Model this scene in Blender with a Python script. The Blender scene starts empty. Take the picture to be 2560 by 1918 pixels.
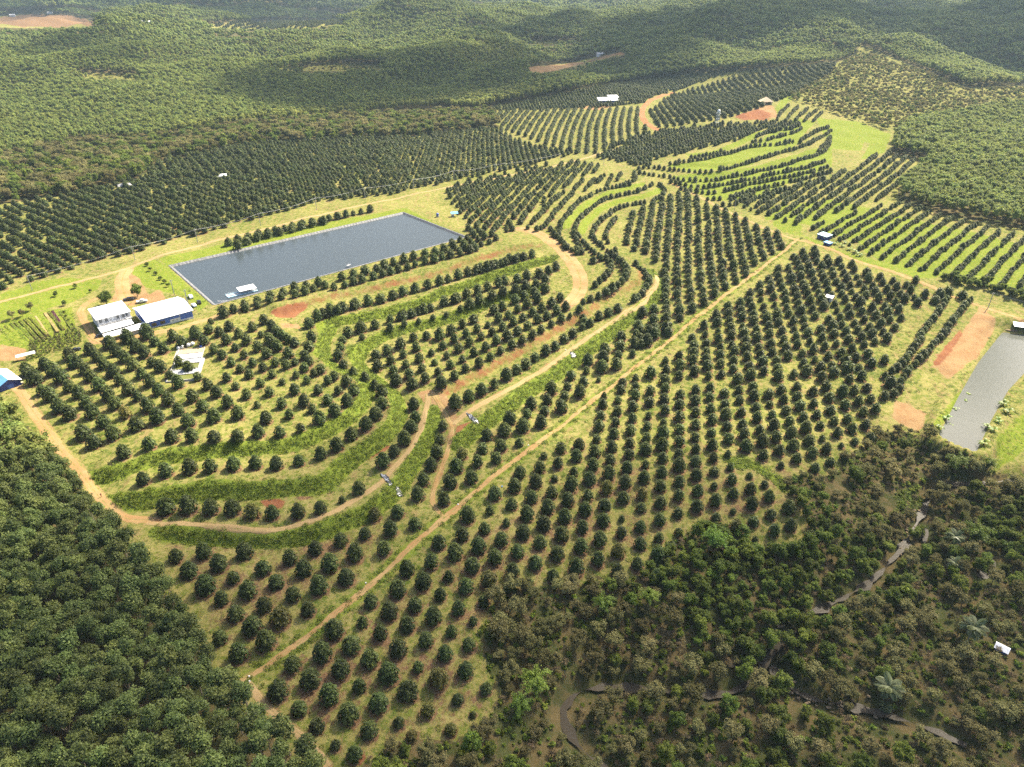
import bpy, math, random
import numpy as np

# ------------------------------------------------------------------ camera, world, sun, exposure
SC = bpy.context.scene
COL = SC.collection
F, CX, CY, CAMH = 1760.0, 1280.0, 959.0, 160.0
TH = math.radians(30.3)
ST, CT = math.sin(TH), math.cos(TH)
cam_d = bpy.data.cameras.new('camera')
cam_d.sensor_fit = 'HORIZONTAL'
cam_d.angle = 2 * math.atan(CX / F)
cam_d.clip_start, cam_d.clip_end = 1.0, 40000.0
cam = bpy.data.objects.new('camera', cam_d)
cam.location = (0, 0, CAMH)
cam.rotation_euler = (math.pi / 2 - TH, 0, 0)
COL.objects.link(cam)
SC.camera = cam

SUN_EL, SUN_AZ = math.radians(46), math.radians(42)      # azimuth measured from +Y towards +X
SUNV = np.array([math.sin(SUN_AZ) * math.cos(SUN_EL), math.cos(SUN_AZ) * math.cos(SUN_EL), math.sin(SUN_EL)])
world = bpy.data.worlds.new('World')
SC.world = world
world.use_nodes = True
wt = world.node_tree
sky = wt.nodes.new('ShaderNodeTexSky')
sky.sky_type = 'NISHITA'
sky.sun_disc = False
sky.sun_elevation = SUN_EL
sky.sun_rotation = SUN_AZ
sky.air_density, sky.dust_density, sky.ozone_density = 1.0, 4.0, 0.6
bg = wt.nodes['Background']
wt.links.new(sky.outputs['Color'], bg.inputs['Color'])
bg.inputs['Strength'].default_value = 0.085
sun_d = bpy.data.lights.new('sun', 'SUN')
sun_d.energy = 5.0
sun_d.angle = math.radians(0.53)
sun_d.color = (1.0, 0.91, 0.74)
sun = bpy.data.objects.new('sun', sun_d)
sun.rotation_euler = (math.pi / 2 - SUN_EL, 0, math.pi - SUN_AZ)
COL.objects.link(sun)

SC.view_settings.view_transform = 'Standard'
SC.view_settings.look = 'None'
SC.view_settings.exposure = 1.55
SC.view_settings.gamma = 1.0
SC.view_settings.use_curve_mapping = False
SC.cycles.max_bounces = 5
SC.cycles.diffuse_bounces = 2
SC.cycles.glossy_bounces = 2
SC.cycles.transmission_bounces = 3
SC.cycles.volume_bounces = 0
SC.cycles.transparent_max_bounces = 12
SC.cycles.caustics_reflective = False
SC.cycles.caustics_refractive = False
SC.cycles.use_denoising = False
SC.cycles.sample_clamp_indirect = 2.0
SC.cycles.sample_clamp_direct = 5.0
SC.cycles.use_adaptive_sampling = True
SC.cycles.adaptive_threshold = 0.02

# ------------------------------------------------------------------ helpers: pixels of the survey picture -> ground
S_ = 720 / 2212.0
Q_ = 720 / 1271.0
O_ = 2560 / 2212.0
TILE = {'T1': (560, 1500, S_), 'T2': (360, 1200, S_), 'T3': (960, 1100, S_), 'T4': (1480, 960, S_), 'T5': (1480, 560, S_),
        'T6': (960, 760, S_), 'L1': (0, 900, S_), 'L2': (480, 760, S_), 'H3': (0, 620, S_),
        'R4': (560, 520, Q_), 'R5': (1120, 400, Q_), 'R6': (1840, 500, Q_), 'R7': (1840, 880, Q_), 'R8': (1360, 230, Q_),
        'O': (0, 0, O_), 'S': (0, 0, 1.0), 'P8': (1280, 1438, 1280 / 2212.0), 'P2': (1280, 0, 1280 / 2212.0),
        'P3': (0, 480, 1280 / 2212.0), 'P1': (0, 0, 1280 / 2212.0)}


def src(tile, pts):
    x0, y0, s = TILE[tile]
    p = np.asarray(pts, float)[:, :2]
    return np.c_[x0 + p[:, 0] * s, y0 + p[:, 1] * s]


def raydir(p):
    p = np.asarray(p, float)
    u = (p[:, 0] - CX) / F
    v = (p[:, 1] - CY) / F
    return np.c_[u, CT - v * ST, -(ST + v * CT)]


def project(x, y, z):
    yy, zz = y, z - CAMH
    dep = yy * CT - zz * ST
    up = yy * ST + zz * CT
    dep = np.maximum(dep, 1e-3)
    return CX + F * x / dep, CY - F * up / dep, dep


def at_plane(p, z):
    d = raydir(p)
    t = (z - CAMH) / d[:, 2]
    return d[:, 0] * t, d[:, 1] * t


# ------------------------------------------------------------------ terrain
Y0 = 150.0
CTRL = [(600,1490,-11),(800,1650,-13),(400,1250,-10),(300,680,0),(100,850,-1),(60,760,0),(450,950,-3),(700,750,-2.5),(250,1040,-5),
 (450,1080,-7),(450,1130,-8.5),(500,1250,-10.5),(950,1120,-11),(1250,900,-9.5),(1500,700,-6),(1700,520,-2),(1000,850,-7.5),(900,700,-5),
 (1100,600,-3),(700,640,0),(1230,620,-4),(370,575,0),(870,460,0.5),(1005,512,0),(460,660,0),(1300,500,-1),(1400,420,-2),(1100,1280,-12),
 (1400,1220,-14),(1800,1130,-15),(1750,850,-10),(2000,700,-7),(1950,620,-4),(2050,1000,-16),(2130,660,-5),(1990,1100,-22),(1900,1220,-23),
 (1640,1460,-24),(1300,1480,-24),(1300,1650,-26),(1850,1500,-24),(2000,1560,-23),(2150,1100,-19),(2200,1300,-20),(2100,1450,-21),
 (1600,1300,-19),(1200,1400,-18),(1100,1550,-18),(2200,1640,-22),(1000,1640,-16),(2100,830,-9.6),(2160,900,-10),(2000,500,2),(2200,560,0),(1800,430,1),
 (0,450,0),(300,400,-2),(700,350,-4),(1000,300,-6),(300,280,-5),(100,330,-6),(100,200,8),(350,180,14),(250,120,26),(100,60,42),(300,58,46),(450,75,38),
 (600,110,20),(600,60,6),(150,40,20),(1000,55,36),(800,80,22),(700,180,2),(950,180,0),(500,15,30),(1000,12,34),(1690,20,26),(1300,200,2),(1500,200,9),
 (1806,140,34),(1850,78,46),(1700,110,38),(1500,130,22),(1300,160,6),(1200,150,-5),(1100,110,4),(1400,100,16),(1300,60,32),(1500,40,40),(1900,45,54),
 (2100,100,28),(2200,30,62),(1850,110,40),(1900,200,15),(2050,200,8),(1750,240,15),(1660,225,20),(1650,270,10),(1500,300,4),(1750,320,5),(1900,300,6),
 (1600,400,0),(1380,290,2),(2100,300,4),(2150,380,2),(0,1500,-6),(200,1250,-8),(100,1000,-4),(0,650,0),(350,1600,-10),(-150,1300,-4),(2350,900,-9),(2350,1300,-18)]
_c = np.array(CTRL, float)
_cp = src('O', _c)
_d = raydir(_cp)
_t = (_c[:, 2] - CAMH) / _d[:, 2]
_cx, _cy, _cz = _d[:, 0] * _t, _d[:, 1] * _t, _c[:, 2]
_extra = np.array([(-4000, 9000, 60), (0, 9000, 60), (5000, 9000, 60), (-9000, 9500, 60), (9000, 9500, 60), (0, 13900, 80), (-60, 0, -14), (60, 0, -20), (0, -20, -18)], float)
_cx, _cy, _cz = np.r_[_cx, _extra[:, 0]], np.r_[_cy, _extra[:, 1]], np.r_[_cz, _extra[:, 2]]


def _pa(x, y):
    yy = np.maximum(y + Y0, 60)
    return np.c_[x / yy * 1.5, np.log(yy)]


_P = _pa(_cx, _cy)
_R = np.sqrt(((_P[:, None] - _P[None]) ** 2).sum(2) + 0.004)
_A = np.block([[_R + 0.01 * 0 * np.eye(len(_P)), np.c_[np.ones(len(_P)), _P]], [np.c_[np.ones(len(_P)), _P].T, np.zeros((3, 3))]])
_A[:len(_P), :len(_P)] -= 0.004 * np.eye(len(_P))
_W = np.linalg.solve(_A, np.r_[_cz, 0, 0, 0])
_wrng = np.random.default_rng(5)
_WV = [(_wrng.uniform(0, 2 * math.pi), _wrng.uniform(0, 6.28), wl, am) for wl, am in ((900, 9), (760, 8), (520, 5), (430, 5), (330, 4), (260, 3.5), (210, 3), (170, 2.2), (120, 1.5), (90, 1.0))]
_WN = [(_wrng.uniform(0, 2 * math.pi), _wrng.uniform(0, 6.28), wl, am) for wl, am in ((31, .22), (23, .18), (17, .13), (11, .09), (7.3, .06), (47, .3))]


def seg_dist(px, py, line):
    """distance, signed side (+ left of travel) and arc parameter to a polyline"""
    best = np.full(px.shape, 1e9)
    side = np.zeros(px.shape)
    par = np.zeros(px.shape)
    n = len(line) - 1
    for k in range(n):
        ax, ay = line[k][:2]
        bx, by = line[k + 1][:2]
        dx, dy = bx - ax, by - ay
        L2 = dx * dx + dy * dy + 1e-9
        t = np.clip(((px - ax) * dx + (py - ay) * dy) / L2, 0, 1)
        ex, ey = px - ax - t * dx, py - ay - t * dy
        dd = np.hypot(ex, ey)
        m = dd < best
        best = np.where(m, dd, best)
        side = np.where(m, np.sign(dx * ey - dy * ex), side)
        par = np.where(m, (k + t) / n, par)
    return best, side, par


def sst(a, b, x):
    t = np.clip((x - a) / (b - a), 0, 1)
    return t * t * (3 - 2 * t)


# long wooded ridges behind the orchards: line in the world, height, half width
RIDGES = [(np.array([(-1750., 1500.), (-1200., 1540.), (-820., 1560.), (-560., 1640.), (-300., 1850.)]), 34, 170), (np.array([(-700., 2050.), (-250., 2080.), (250., 1960.), (700., 2100.), (1100., 2500.)]), 40, 230),
 (np.array([(-1100., 1180.), (-750., 1200.), (-420., 1290.)]), 10, 110), (np.array([(150., 1500.), (420., 1620.), (800., 1800.)]), 24, 130), (np.array([(900., 1350.), (1200., 1700.), (1700., 1900.)]), 30, 170),
 (np.array([(-2600., 2700.), (-1500., 2900.), (-600., 3100.)]), 35, 300), (np.array([(600., 3200.), (1500., 3000.), (2600., 3100.)]), 55, 330)]


def h_base(x, y):
    x, y = np.atleast_1d(x).astype(float), np.atleast_1d(y).astype(float)
    p = _pa(x, y)
    z = _W[-3] + _W[-2] * p[:, 0] + _W[-1] * p[:, 1]
    for i in range(len(_P)):
        z = z + _W[i] * np.sqrt((p[:, 0] - _P[i, 0]) ** 2 + (p[:, 1] - _P[i, 1]) ** 2 + 0.004)
    k = np.clip((y - 800) / 700, 0, 1)
    k = k * k * (3 - 2 * k)
    for an, ph, wl, am in _WV:
        z = z + 1.5 * k * am * np.sin((x * math.cos(an) + y * math.sin(an)) * 2 * math.pi / wl + ph)
    for (rl, am, wd_) in RIDGES:
        bx_ = (y > 700)
        if bx_.any():
            dd_, _, pr_ = seg_dist(x[bx_], y[bx_], rl)
            z[bx_] += am * np.exp(-(dd_ / wd_) ** 2) * sst(0, .12, pr_) * sst(0, .12, 1 - pr_)
    for an, ph, wl, am in _WN:
        z = z + am * np.sin((x * math.cos(an) + y * math.sin(an)) * 2 * math.pi / wl + ph)
    return z


NA, NB = 780, 800
GA = np.linspace(-1.18, 1.18, NA)
GB = np.linspace(math.log(128), math.log(14100), NB)
GY = np.exp(GB) - Y0
GX = GA[None, :] * (GY[:, None] + Y0)
GYY = np.repeat(GY[:, None], NA, 1)
HG = h_base(GX.ravel(), GYY.ravel()).reshape(NB, NA)


def hgt(x, y):
    x, y = np.asarray(x, float), np.asarray(y, float)
    yy = np.maximum(y + Y0, 129)
    a = np.clip((x / yy - GA[0]) / (GA[1] - GA[0]), 0, NA - 1.001)
    b = np.clip((np.log(yy) - GB[0]) / (GB[1] - GB[0]), 0, NB - 1.001)
    i, j = b.astype(int), a.astype(int)
    fb, fa = b - i, a - j
    return (HG[i, j] * (1 - fb) * (1 - fa) + HG[i + 1, j] * fb * (1 - fa) + HG[i, j + 1] * (1 - fb) * fa + HG[i + 1, j + 1] * fb * fa)


TSTEP = np.geomspace(70, 9500, 420)


def cast(p, h=0.0):
    """survey pixels -> x, y, z of the ground (plus h metres)"""
    p = np.asarray(p, float)
    d = raydir(p)
    d /= np.linalg.norm(d, axis=1)[:, None]
    hh = np.broadcast_to(np.asarray(h, float), (len(p),))
    out_t = np.full(len(p), TSTEP[-1])
    prev = np.full(len(p), 1.0)
    done = np.zeros(len(p), bool)
    tp = TSTEP[0]
    for t in TSTEP:
        g = CAMH + d[:, 2] * t - hgt(d[:, 0] * t, d[:, 1] * t) - hh
        hit = (~done) & (g < 0)
        if hit.any():
            k = prev[hit] / (prev[hit] - g[hit])
            out_t[hit] = tp + (t - tp) * np.clip(k, 0, 1)
            done |= hit
        prev, tp = g, t
        if done.all():
            break
    for _ in range(3):
        g = CAMH + d[:, 2] * out_t - hgt(d[:, 0] * out_t, d[:, 1] * out_t) - hh
        out_t = out_t + np.where(done, g / np.maximum(-d[:, 2], .12) * .7, 0)
    x, y = d[:, 0] * out_t, d[:, 1] * out_t
    return np.c_[x, y, hgt(x, y)]


def W(tile, pts, h=0.0):
    return cast(src(tile, pts), h)


def resample(p, step):
    p = np.asarray(p, float)
    seg = np.linalg.norm(np.diff(p[:, :2], axis=0), axis=1)
    s = np.r_[0, np.cumsum(seg)]
    n = max(2, int(round(s[-1] / step)) + 1)
    q = np.linspace(0, s[-1], n)
    return np.stack([np.interp(q, s, p[:, k]) for k in range(p.shape[1])], 1)


def smooth(p, it=2):
    p = np.asarray(p, float)
    for _ in range(it):
        q = [p[0]]
        for a, b in zip(p[:-1], p[1:]):
            q += [a * .75 + b * .25, a * .25 + b * .75]
        q.append(p[-1])
        p = np.array(q)
    return p


def inpoly(px, py, poly):
    px, py = np.asarray(px), np.asarray(py)
    c = np.zeros(px.shape, bool)
    n = len(poly)
    j = n - 1
    for i in range(n):
        xi, yi = poly[i][:2]
        xj, yj = poly[j][:2]
        cond = ((yi > py) != (yj > py)) & (px < (xj - xi) * (py - yi) / (yj - yi + 1e-12) + xi)
        c ^= cond
        j = i
    return c


MS = {k: np.zeros((NB, NA)) for k in ('soil', 'red', 'weed', 'bright', 'straw', 'wood')}


def near_box(line, r):
    line = np.asarray(line)
    x0, y0 = line[:, 0].min() - r, line[:, 1].min() - r
    x1, y1 = line[:, 0].max() + r, line[:, 1].max() + r
    return (GX > x0) & (GX < x1) & (GYY > y0) & (GYY < y1)


def paint_line(mask, line, w, val=1.0, soft=1.5):
    bx = near_box(line, w + soft)
    d, _, _ = seg_dist(GX[bx], GYY[bx], line)
    MS[mask][bx] = np.maximum(MS[mask][bx], val * (1 - sst(w - soft, w + soft, d)))


def paint_poly(mask, poly, val=1.0, soft=3.0):
    bx = near_box(poly, soft)
    d, _, _ = seg_dist(GX[bx], GYY[bx], np.vstack([poly, poly[:1]]))
    ins = inpoly(GX[bx], GYY[bx], poly)
    sd = np.where(ins, -d, d)
    MS[mask][bx] = np.maximum(MS[mask][bx], val * (1 - sst(-soft, soft, sd)))


# risers of the terraces: (height, half width, fade length, what grows on it, survey line with the uphill side on the right of travel or left)
RISERS = [
 # polylines run so that the uphill ground is on the LEFT of travel
 (3.2, 2.6, 11, 'weed', np.vstack([src('L1', [(690,905),(900,870),(1100,800),(1250,745),(1500,725),(1800,690)]), src('L2', [(500,1110),(740,1095),(900,1040),(1050,970),(1200,890),(1300,790),(1360,700),(1330,620),(1240,560),(1130,510),(1040,450),(1000,350),(1030,250),(1080,150)])])),
 (3.6, 3.0, 11, 'weed', np.vstack([src('L1', [(830,1080),(1050,1090),(1300,1030),(1700,990)]), src('T2', [(700,90),(1100,60),(1400,50)]), src('L2', [(1150,1240),(1300,1140),(1450,1040),(1560,930),(1600,820),(1560,690),(1450,590),(1330,500),(1260,430),(1240,340)])])),
 (3.2, 2.6, 10, 'weed', np.vstack([src('T2', [(100,390),(400,420),(700,430),(1000,460),(1300,420),(1500,330),(1750,240),(1930,90)]), src('L2', [(1720,1190),(1800,1050),(1850,900),(1850,800)])])),
 (3.4, 3.0, 10, 'weed', np.vstack([src('T6', [(560,1080),(700,960),(850,850),(1000,740),(1150,640),(1300,560),(1470,420),(1650,290),(1800,170),(1950,60)]), src('T5', [(440,600),(520,500),(535,430),(440,350)])])),
 (3.0, 2.6, 9, 'red', np.vstack([src('T6', [(450,690),(620,600),(800,500),(1000,390),(1200,280),(1400,160),(1600,50)]), src('R5', [(680,620),(780,575),(850,530),(850,490),(790,460)])])),
 (3.0, 2.6, 9, 'weed', np.vstack([src('L2', [(1250,420),(1330,310),(1500,230),(1700,170),(1900,130),(2100,80)]), src('R5', [(0,700),(150,640),(300,590),(420,560)])])),
 (3.2, 2.6, 9, 'weed', np.vstack([src('R4', [(470,500),(600,490),(800,440),(950,380),(1100,330)]), src('R5', [(150,525),(300,480),(470,430)])])),
 (3.4, 2.4, 9, 'red', np.vstack([src('R4', [(210,465),(350,430),(450,395),(600,375),(800,320),(950,290),(1100,230)]), src('R5', [(150,430),(300,390),(410,375)])])),
 (2.2, 2.2, 8, 'bright', src('R5', [(590,320),(600,280),(640,240),(690,205),(760,180),(840,165),(900,150),(940,125)])),
 (2.2, 2.0, 8, 'bright', src('R5', [(520,300),(540,260),(590,215),(650,175),(720,145),(800,125),(860,105)])),
 (3.0, 2.5, 8, 'bright', src('R8', [(560,330),(640,320),(760,330),(860,320),(960,290),(1060,250),(1110,220)])),
 (3.0, 2.5, 8, 'bright', src('R8', [(600,375),(700,370),(820,360),(920,340),(1040,310),(1140,280),(1230,250)])),
 (2.6, 2.5, 8, 'bright', src('R8', [(640,280),(720,275),(800,255),(880,215),(960,180),(1010,170)])),
]
_risers_w = []
for hh, w, fl, kind, line in RISERS:
    wl = smooth(cast(line), 2)
    _risers_w.append((hh, w, fl, kind, wl))
for hh, w, fl, kind, wl in _risers_w:
    bx = near_box(wl, fl * 3)
    d, sd, par = seg_dist(GX[bx], GYY[bx], wl)
    s = d * sd
    ln = np.linalg.norm(np.diff(wl[:, :2], axis=0), axis=1).sum()
    endf = sst(0.0, 10 / ln, par) * sst(0.0, 10 / ln, 1 - par)
    prof = np.where(np.abs(s) < w, (s / w) * .5, np.sign(s) * .5 * np.exp(-(np.abs(s) - w) / fl))
    HG[bx] += hh * prof * endf
    if kind == 'bright':
        paint_line('bright', wl, w + .8, 1.0, 1.6)
    else:
        paint_line(kind, wl, w + .5, 1.0 if kind == 'weed' else .47, 2.2)

# reservoir and fish pond: level their banks, then dig
POND = np.c_[at_plane(src('O', [(366,574), (871,459), (1008,512), (462,659)]), 0.3)]
POND2 = np.c_[at_plane(src('S', [(2500,826), (2440,900), (2390,985), (2338,1085), (2390,1112), (2450,1134), (2488,1050), (2530,975), (2600,900), (2660,850), (2600,835)]), -9.5)]
for poly, zb, dep, r, sl in ((POND, 0.3, 3.2, 16, 4.2), (POND2, -9.2, 2.6, 7, 3.0)):
    bx = near_box(poly, r * 2)
    d, _, _ = seg_dist(GX[bx], GYY[bx], np.vstack([poly, poly[:1]]))
    ins = inpoly(GX[bx], GYY[bx], poly)
    k = np.where(ins, 1.0, 1 - sst(r * .35, r, d))
    z = HG[bx] * (1 - k) + zb * k
    z = np.where(ins, zb - dep * sst(0, sl, d), z)
    HG[bx] = z
# streams in the wooded gully
STREAMS = [
 (4.2, np.vstack([src('S', [(2620,1190),(2540,1196),(2450,1203),(2375,1205),(2325,1230),(2310,1275),(2285,1320),(2260,1362),(2228,1400),(2195,1435),(2150,1470),(2070,1510),(1989,1545),(1950,1600),(1916,1650),(1880,1694),(1832,1733),(1743,1730),(1660,1722),(1569,1712),(1500,1712),(1442,1722),(1405,1760),(1420,1830),(1471,1885),(1530,1930)])])),
 (4.6, src('S', [(1930,1660),(1975,1715),(2030,1745),(2119,1757),(2180,1772),(2235,1786),(2330,1817),(2420,1860)])),
 (2.4, src('S', [(2318,1318),(2312,1345),(2313,1372)])),
]
_stream_w = []
for w, line in STREAMS:
    wl = smooth(cast(line), 2)
    bx = near_box(wl, 16)
    d, _, _ = seg_dist(GX[bx], GYY[bx], wl)
    HG[bx] -= 1.7 * (1 - sst(w * .3, w * 1.5, d))
    paint_line('red', wl, w * .6, .5, 1.6)
    _stream_w.append((w, wl))
POOL = cast(src('S', [(2432,1440),(2440,1405),(2462,1384),(2490,1392),(2505,1408),(2490,1428),(2482,1450),(2455,1450)]))
_pz = POOL[:, 2].mean() - .6
bx = near_box(POOL, 12)
d, _, _ = seg_dist(GX[bx], GYY[bx], np.vstack([POOL, POOL[:1]]))
ins = inpoly(GX[bx], GYY[bx], POOL)
k = np.where(ins, 1.0, 1 - sst(2, 10, d))
HG[bx] = HG[bx] * (1 - k) + (_pz + .5) * k - np.where(ins, 1.6 * sst(0, 2.5, d), 0)

# ------------------------------------------------------------------ materials
class NT:
    def __init__(self, name):
        self.m = bpy.data.materials.new(name)
        self.m.use_nodes = True
        self.t = self.m.node_tree
        self.b = self.t.nodes['Principled BSDF']
        self.out = self.t.nodes['Material Output']

    def n(self, typ, **kw):
        nd = self.t.nodes.new(typ)
        for k, v in kw.items():
            setattr(nd, k, v)
        return nd

    def l(self, a, b):
        self.t.links.new(a, b)

    def val(self, x):
        if isinstance(x, (int, float)):
            nd = self.n('ShaderNodeValue')
            nd.outputs[0].default_value = x
            return nd.outputs[0]
        return x

    def math(self, op, a, b=None, c=None, clamp=False):
        nd = self.n('ShaderNodeMath', operation=op, use_clamp=clamp)
        for i, v in enumerate((a, b, c)):
            if v is None:
                continue
            if isinstance(v, (int, float)):
                nd.inputs[i].default_value = v
            else:
                self.l(v, nd.inputs[i])
        return nd.outputs[0]

    def pos(self):
        return self.n('ShaderNodeNewGeometry').outputs['Position']

    def noise(self, vec, scale, detail=4, rough=.6, stretch=None):
        if stretch:
            mp = self.n('ShaderNodeMapping')
            mp.inputs['Scale'].default_value = stretch
            self.l(vec, mp.inputs['Vector'])
            vec = mp.outputs[0]
        nd = self.n('ShaderNodeTexNoise')
        nd.inputs['Scale'].default_value = scale
        nd.inputs['Detail'].default_value = detail
        nd.inputs['Roughness'].default_value = rough
        self.l(vec, nd.inputs['Vector'])
        return nd.outputs['Fac']

    def mix(self, f, a, b):
        nd = self.n('ShaderNodeMix', data_type='RGBA')
        if isinstance(f, (int, float)):
            nd.inputs[0].default_value = f
        else:
            self.l(f, nd.inputs[0])
        for v, i in ((a, 6), (b, 7)):
            if isinstance(v, tuple):
                nd.inputs[i].default_value = (*v, 1)
            else:
                self.l(v, nd.inputs[i])
        return nd.outputs[2]

    def range(self, v, a, b, c=0.0, d=1.0):
        nd = self.n('ShaderNodeMapRange', interpolation_type='SMOOTHSTEP')
        self.l(v, nd.inputs['Value'])
        for k, x in zip(('From Min', 'From Max', 'To Min', 'To Max'), (a, b, c, d)):
            nd.inputs[k].default_value = x
        return nd.outputs['Result']

    def attr(self, name):
        nd = self.n('ShaderNodeAttribute', attribute_name=name)
        return nd.outputs

    def bump(self, h, strength=.4, dist=.2):
        nd = self.n('ShaderNodeBump')
        nd.inputs['Strength'].default_value = strength
        nd.inputs['Distance'].default_value = dist
        self.l(h, nd.inputs['Height'])
        self.l(nd.outputs[0], self.b.inputs['Normal'])

    def base(self, c, rough=.9, spec=.2):
        if isinstance(c, tuple):
            self.b.inputs['Base Color'].default_value = (*c, 1)
        else:
            self.l(c, self.b.inputs['Base Color'])
        self.b.inputs['Roughness'].default_value = rough
        self.b.inputs['Specular IOR Level'].default_value = spec
        return self.m


def mat_plain(name, c, rough=.6, spec=.3, var=.15, scale=1.2, metal=0.0):
    t = NT(name)
    p = t.pos()
    n = t.noise(p, scale, 5)
    col = t.mix(t.range(n, .3, .7), tuple(x * (1 - var) for x in c), tuple(min(1, x * (1 + var)) for x in c))
    t.b.inputs['Metallic'].default_value = metal
    return t.base(col, rough, spec)


def mat_soil(name, a, b, c, grassy=.0):
    t = NT(name)
    p = t.pos()
    n1, n2, n3 = t.noise(p, .12, 5), t.noise(p, 1.1, 5, .7), t.noise(p, .3, 5, .75)
    col = t.mix(t.range(n1, .35, .65), a, b)
    col = t.mix(t.range(n2, .52, .72), col, c)
    # wheel ruts stay bare, the crown and the verges carry grass
    ac = t.math('ABSOLUTE', t.attr('across')[2])
    off = t.math('ABSOLUTE', t.math('SUBTRACT', ac, .46))
    gr = t.math('ADD', t.math('MULTIPLY', off, 1.5), t.math('MULTIPLY_ADD', n3, 1.6, grassy - 1.25))
    col = t.mix(t.range(gr, .05, .45, 0, .9), col, t.mix(t.range(n2, .4, .62), (.10, .125, .022), (.22, .19, .06)))
    t.bump(n2, .5, .25)
    return t.base(col, .95, .1)


def mat_ground():
    t = NT('orchard_ground')
    p = t.pos()
    a = t.n('ShaderNodeVertexColor', layer_name='mask_a').outputs[0]
    b = t.n('ShaderNodeVertexColor', layer_name='mask_b').outputs[0]
    sa, sb = t.n('ShaderNodeSeparateColor'), t.n('ShaderNodeSeparateColor')
    t.l(a, sa.inputs[0])
    t.l(b, sb.inputs[0])
    soil, red, weed = sa.outputs
    bright, straw, wood = sb.outputs
    big, mid, fin = t.noise(p, .018, 4), t.noise(p, .13, 5, .65), t.noise(p, 1.1, 6, .78)
    lines = t.noise(p, .33, 5, .7, (1.0, .35, 1.0))
    edge = t.math('MULTIPLY_ADD', mid, .55, t.math('MULTIPLY', fin, .45))
    edge = t.math('SUBTRACT', edge, .5)

    def sharp(m, k=1.3, lo=.32, hi=.62):
        return t.range(t.math('MULTIPLY_ADD', edge, k, m), lo, hi)
    pat = t.noise(p, .42, 6, .72)
    g = t.mix(t.range(pat, .40, .58), (.072, .105, .016), (.195, .180, .052))
    g = t.mix(t.range(big, .38, .60, 0, .8), g, t.mix(t.range(pat, .38, .60), (.135, .155, .026), (.255, .220, .080)))
    g = t.mix(t.math('MULTIPLY', t.range(lines, .50, .66), .6), g, (.215, .140, .070))
    g = t.mix(t.range(fin, .53, .66, 0, .65), g, (.050, .072, .012))
    g = t.mix(t.range(fin, .48, .36, 0, .45), g, (.260, .215, .090))
    g = t.mix(sharp(straw, 1.9, .34, .66), g, t.mix(t.range(fin, .40, .60), (.225, .140, .072), (.120, .070, .038)))
    br = t.mix(t.range(fin, .38, .64), (.085, .130, .012), (.185, .215, .028))
    br = t.mix(t.range(pat, .50, .64, 0, .8), br, (.215, .195, .050))
    g = t.mix(sharp(bright), g, br)
    so = t.mix(t.range(mid, .38, .62), (0.267, 0.172, 0.082), (0.224, 0.125, 0.057))
    so = t.mix(t.range(fin, .45, .7), so, (0.275, 0.194, 0.099))
    g = t.mix(sharp(soil), g, so)
    rd = t.mix(t.range(mid, .38, .62), (0.215, 0.095, 0.045), (0.172, 0.067, 0.033))
    rd = t.mix(t.range(fin, .5, .7), rd, (0.232, 0.120, 0.053))
    g = t.mix(sharp(red), g, rd)
    wd = t.mix(t.range(fin, .35, .65), (.085, .125, .015), (.17, .20, .03))
    g = t.mix(sharp(weed, 1.0), g, wd)
    fl = t.mix(t.range(mid, .4, .6), (0.047, 0.056, 0.019), (0.112, 0.086, 0.039))
    g = t.mix(sharp(wood, .8), g, fl)
    t.bump(t.math('ADD', t.math('MULTIPLY', mid, 1.6), fin), .55, .5)
    return t.base(g, 1.0, .05)


def mat_leaf(name, dark, light, under=None, rough=.45, spec=.35, trans=.22, tcol=None, objvar=.35):
    t = NT(name)
    tint = t.attr('tint')[2]
    rnd = t.n('ShaderNodeObjectInfo').outputs['Random']
    col = t.mix(tint, dark, light)
    hs = t.n('ShaderNodeHueSaturation')
    t.l(col, hs.inputs['Color'])
    t.l(t.math('MULTIPLY_ADD', rnd, objvar * 2, 1 - objvar), hs.inputs['Value'])
    t.l(t.math('MULTIPLY_ADD', t.math('FRACT', t.math('MULTIPLY', rnd, 7.31)), .035, .4825), hs.inputs['Hue'])
    col = hs.outputs[0]
    if under:
        bf = t.n('ShaderNodeNewGeometry').outputs['Backfacing']
        col = t.mix(t.math('MULTIPLY', bf, .5), col, under)
    t.base(col, rough, spec)
    tr = t.n('ShaderNodeBsdfTranslucent')
    if tcol:
        t.l(t.mix(.5, col, tcol), tr.inputs['Color'])
    else:
        t.l(col, tr.inputs['Color'])
    mx = t.n('ShaderNodeMixShader')
    mx.inputs[0].default_value = trans
    t.l(t.b.outputs[0], mx.inputs[1])
    t.l(tr.outputs[0], mx.inputs[2])
    t.l(mx.outputs[0], t.out.inputs[0])
    return t.m


def mat_water(name, c, rough=.05, bump=.02, scale=.6):
    t = NT(name)
    p = t.pos()
    n1 = t.noise(p, scale, 3, .6, (1, 2.2, 1))
    n2 = t.noise(p, scale * .12, 3)
    t.bump(t.math('ADD', n1, t.math('MULTIPLY', n2, 1.0)), bump, 1.0)
    m = t.base(c, rough, .5)
    t.b.inputs['IOR'].default_value = 1.33
    return m


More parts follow.
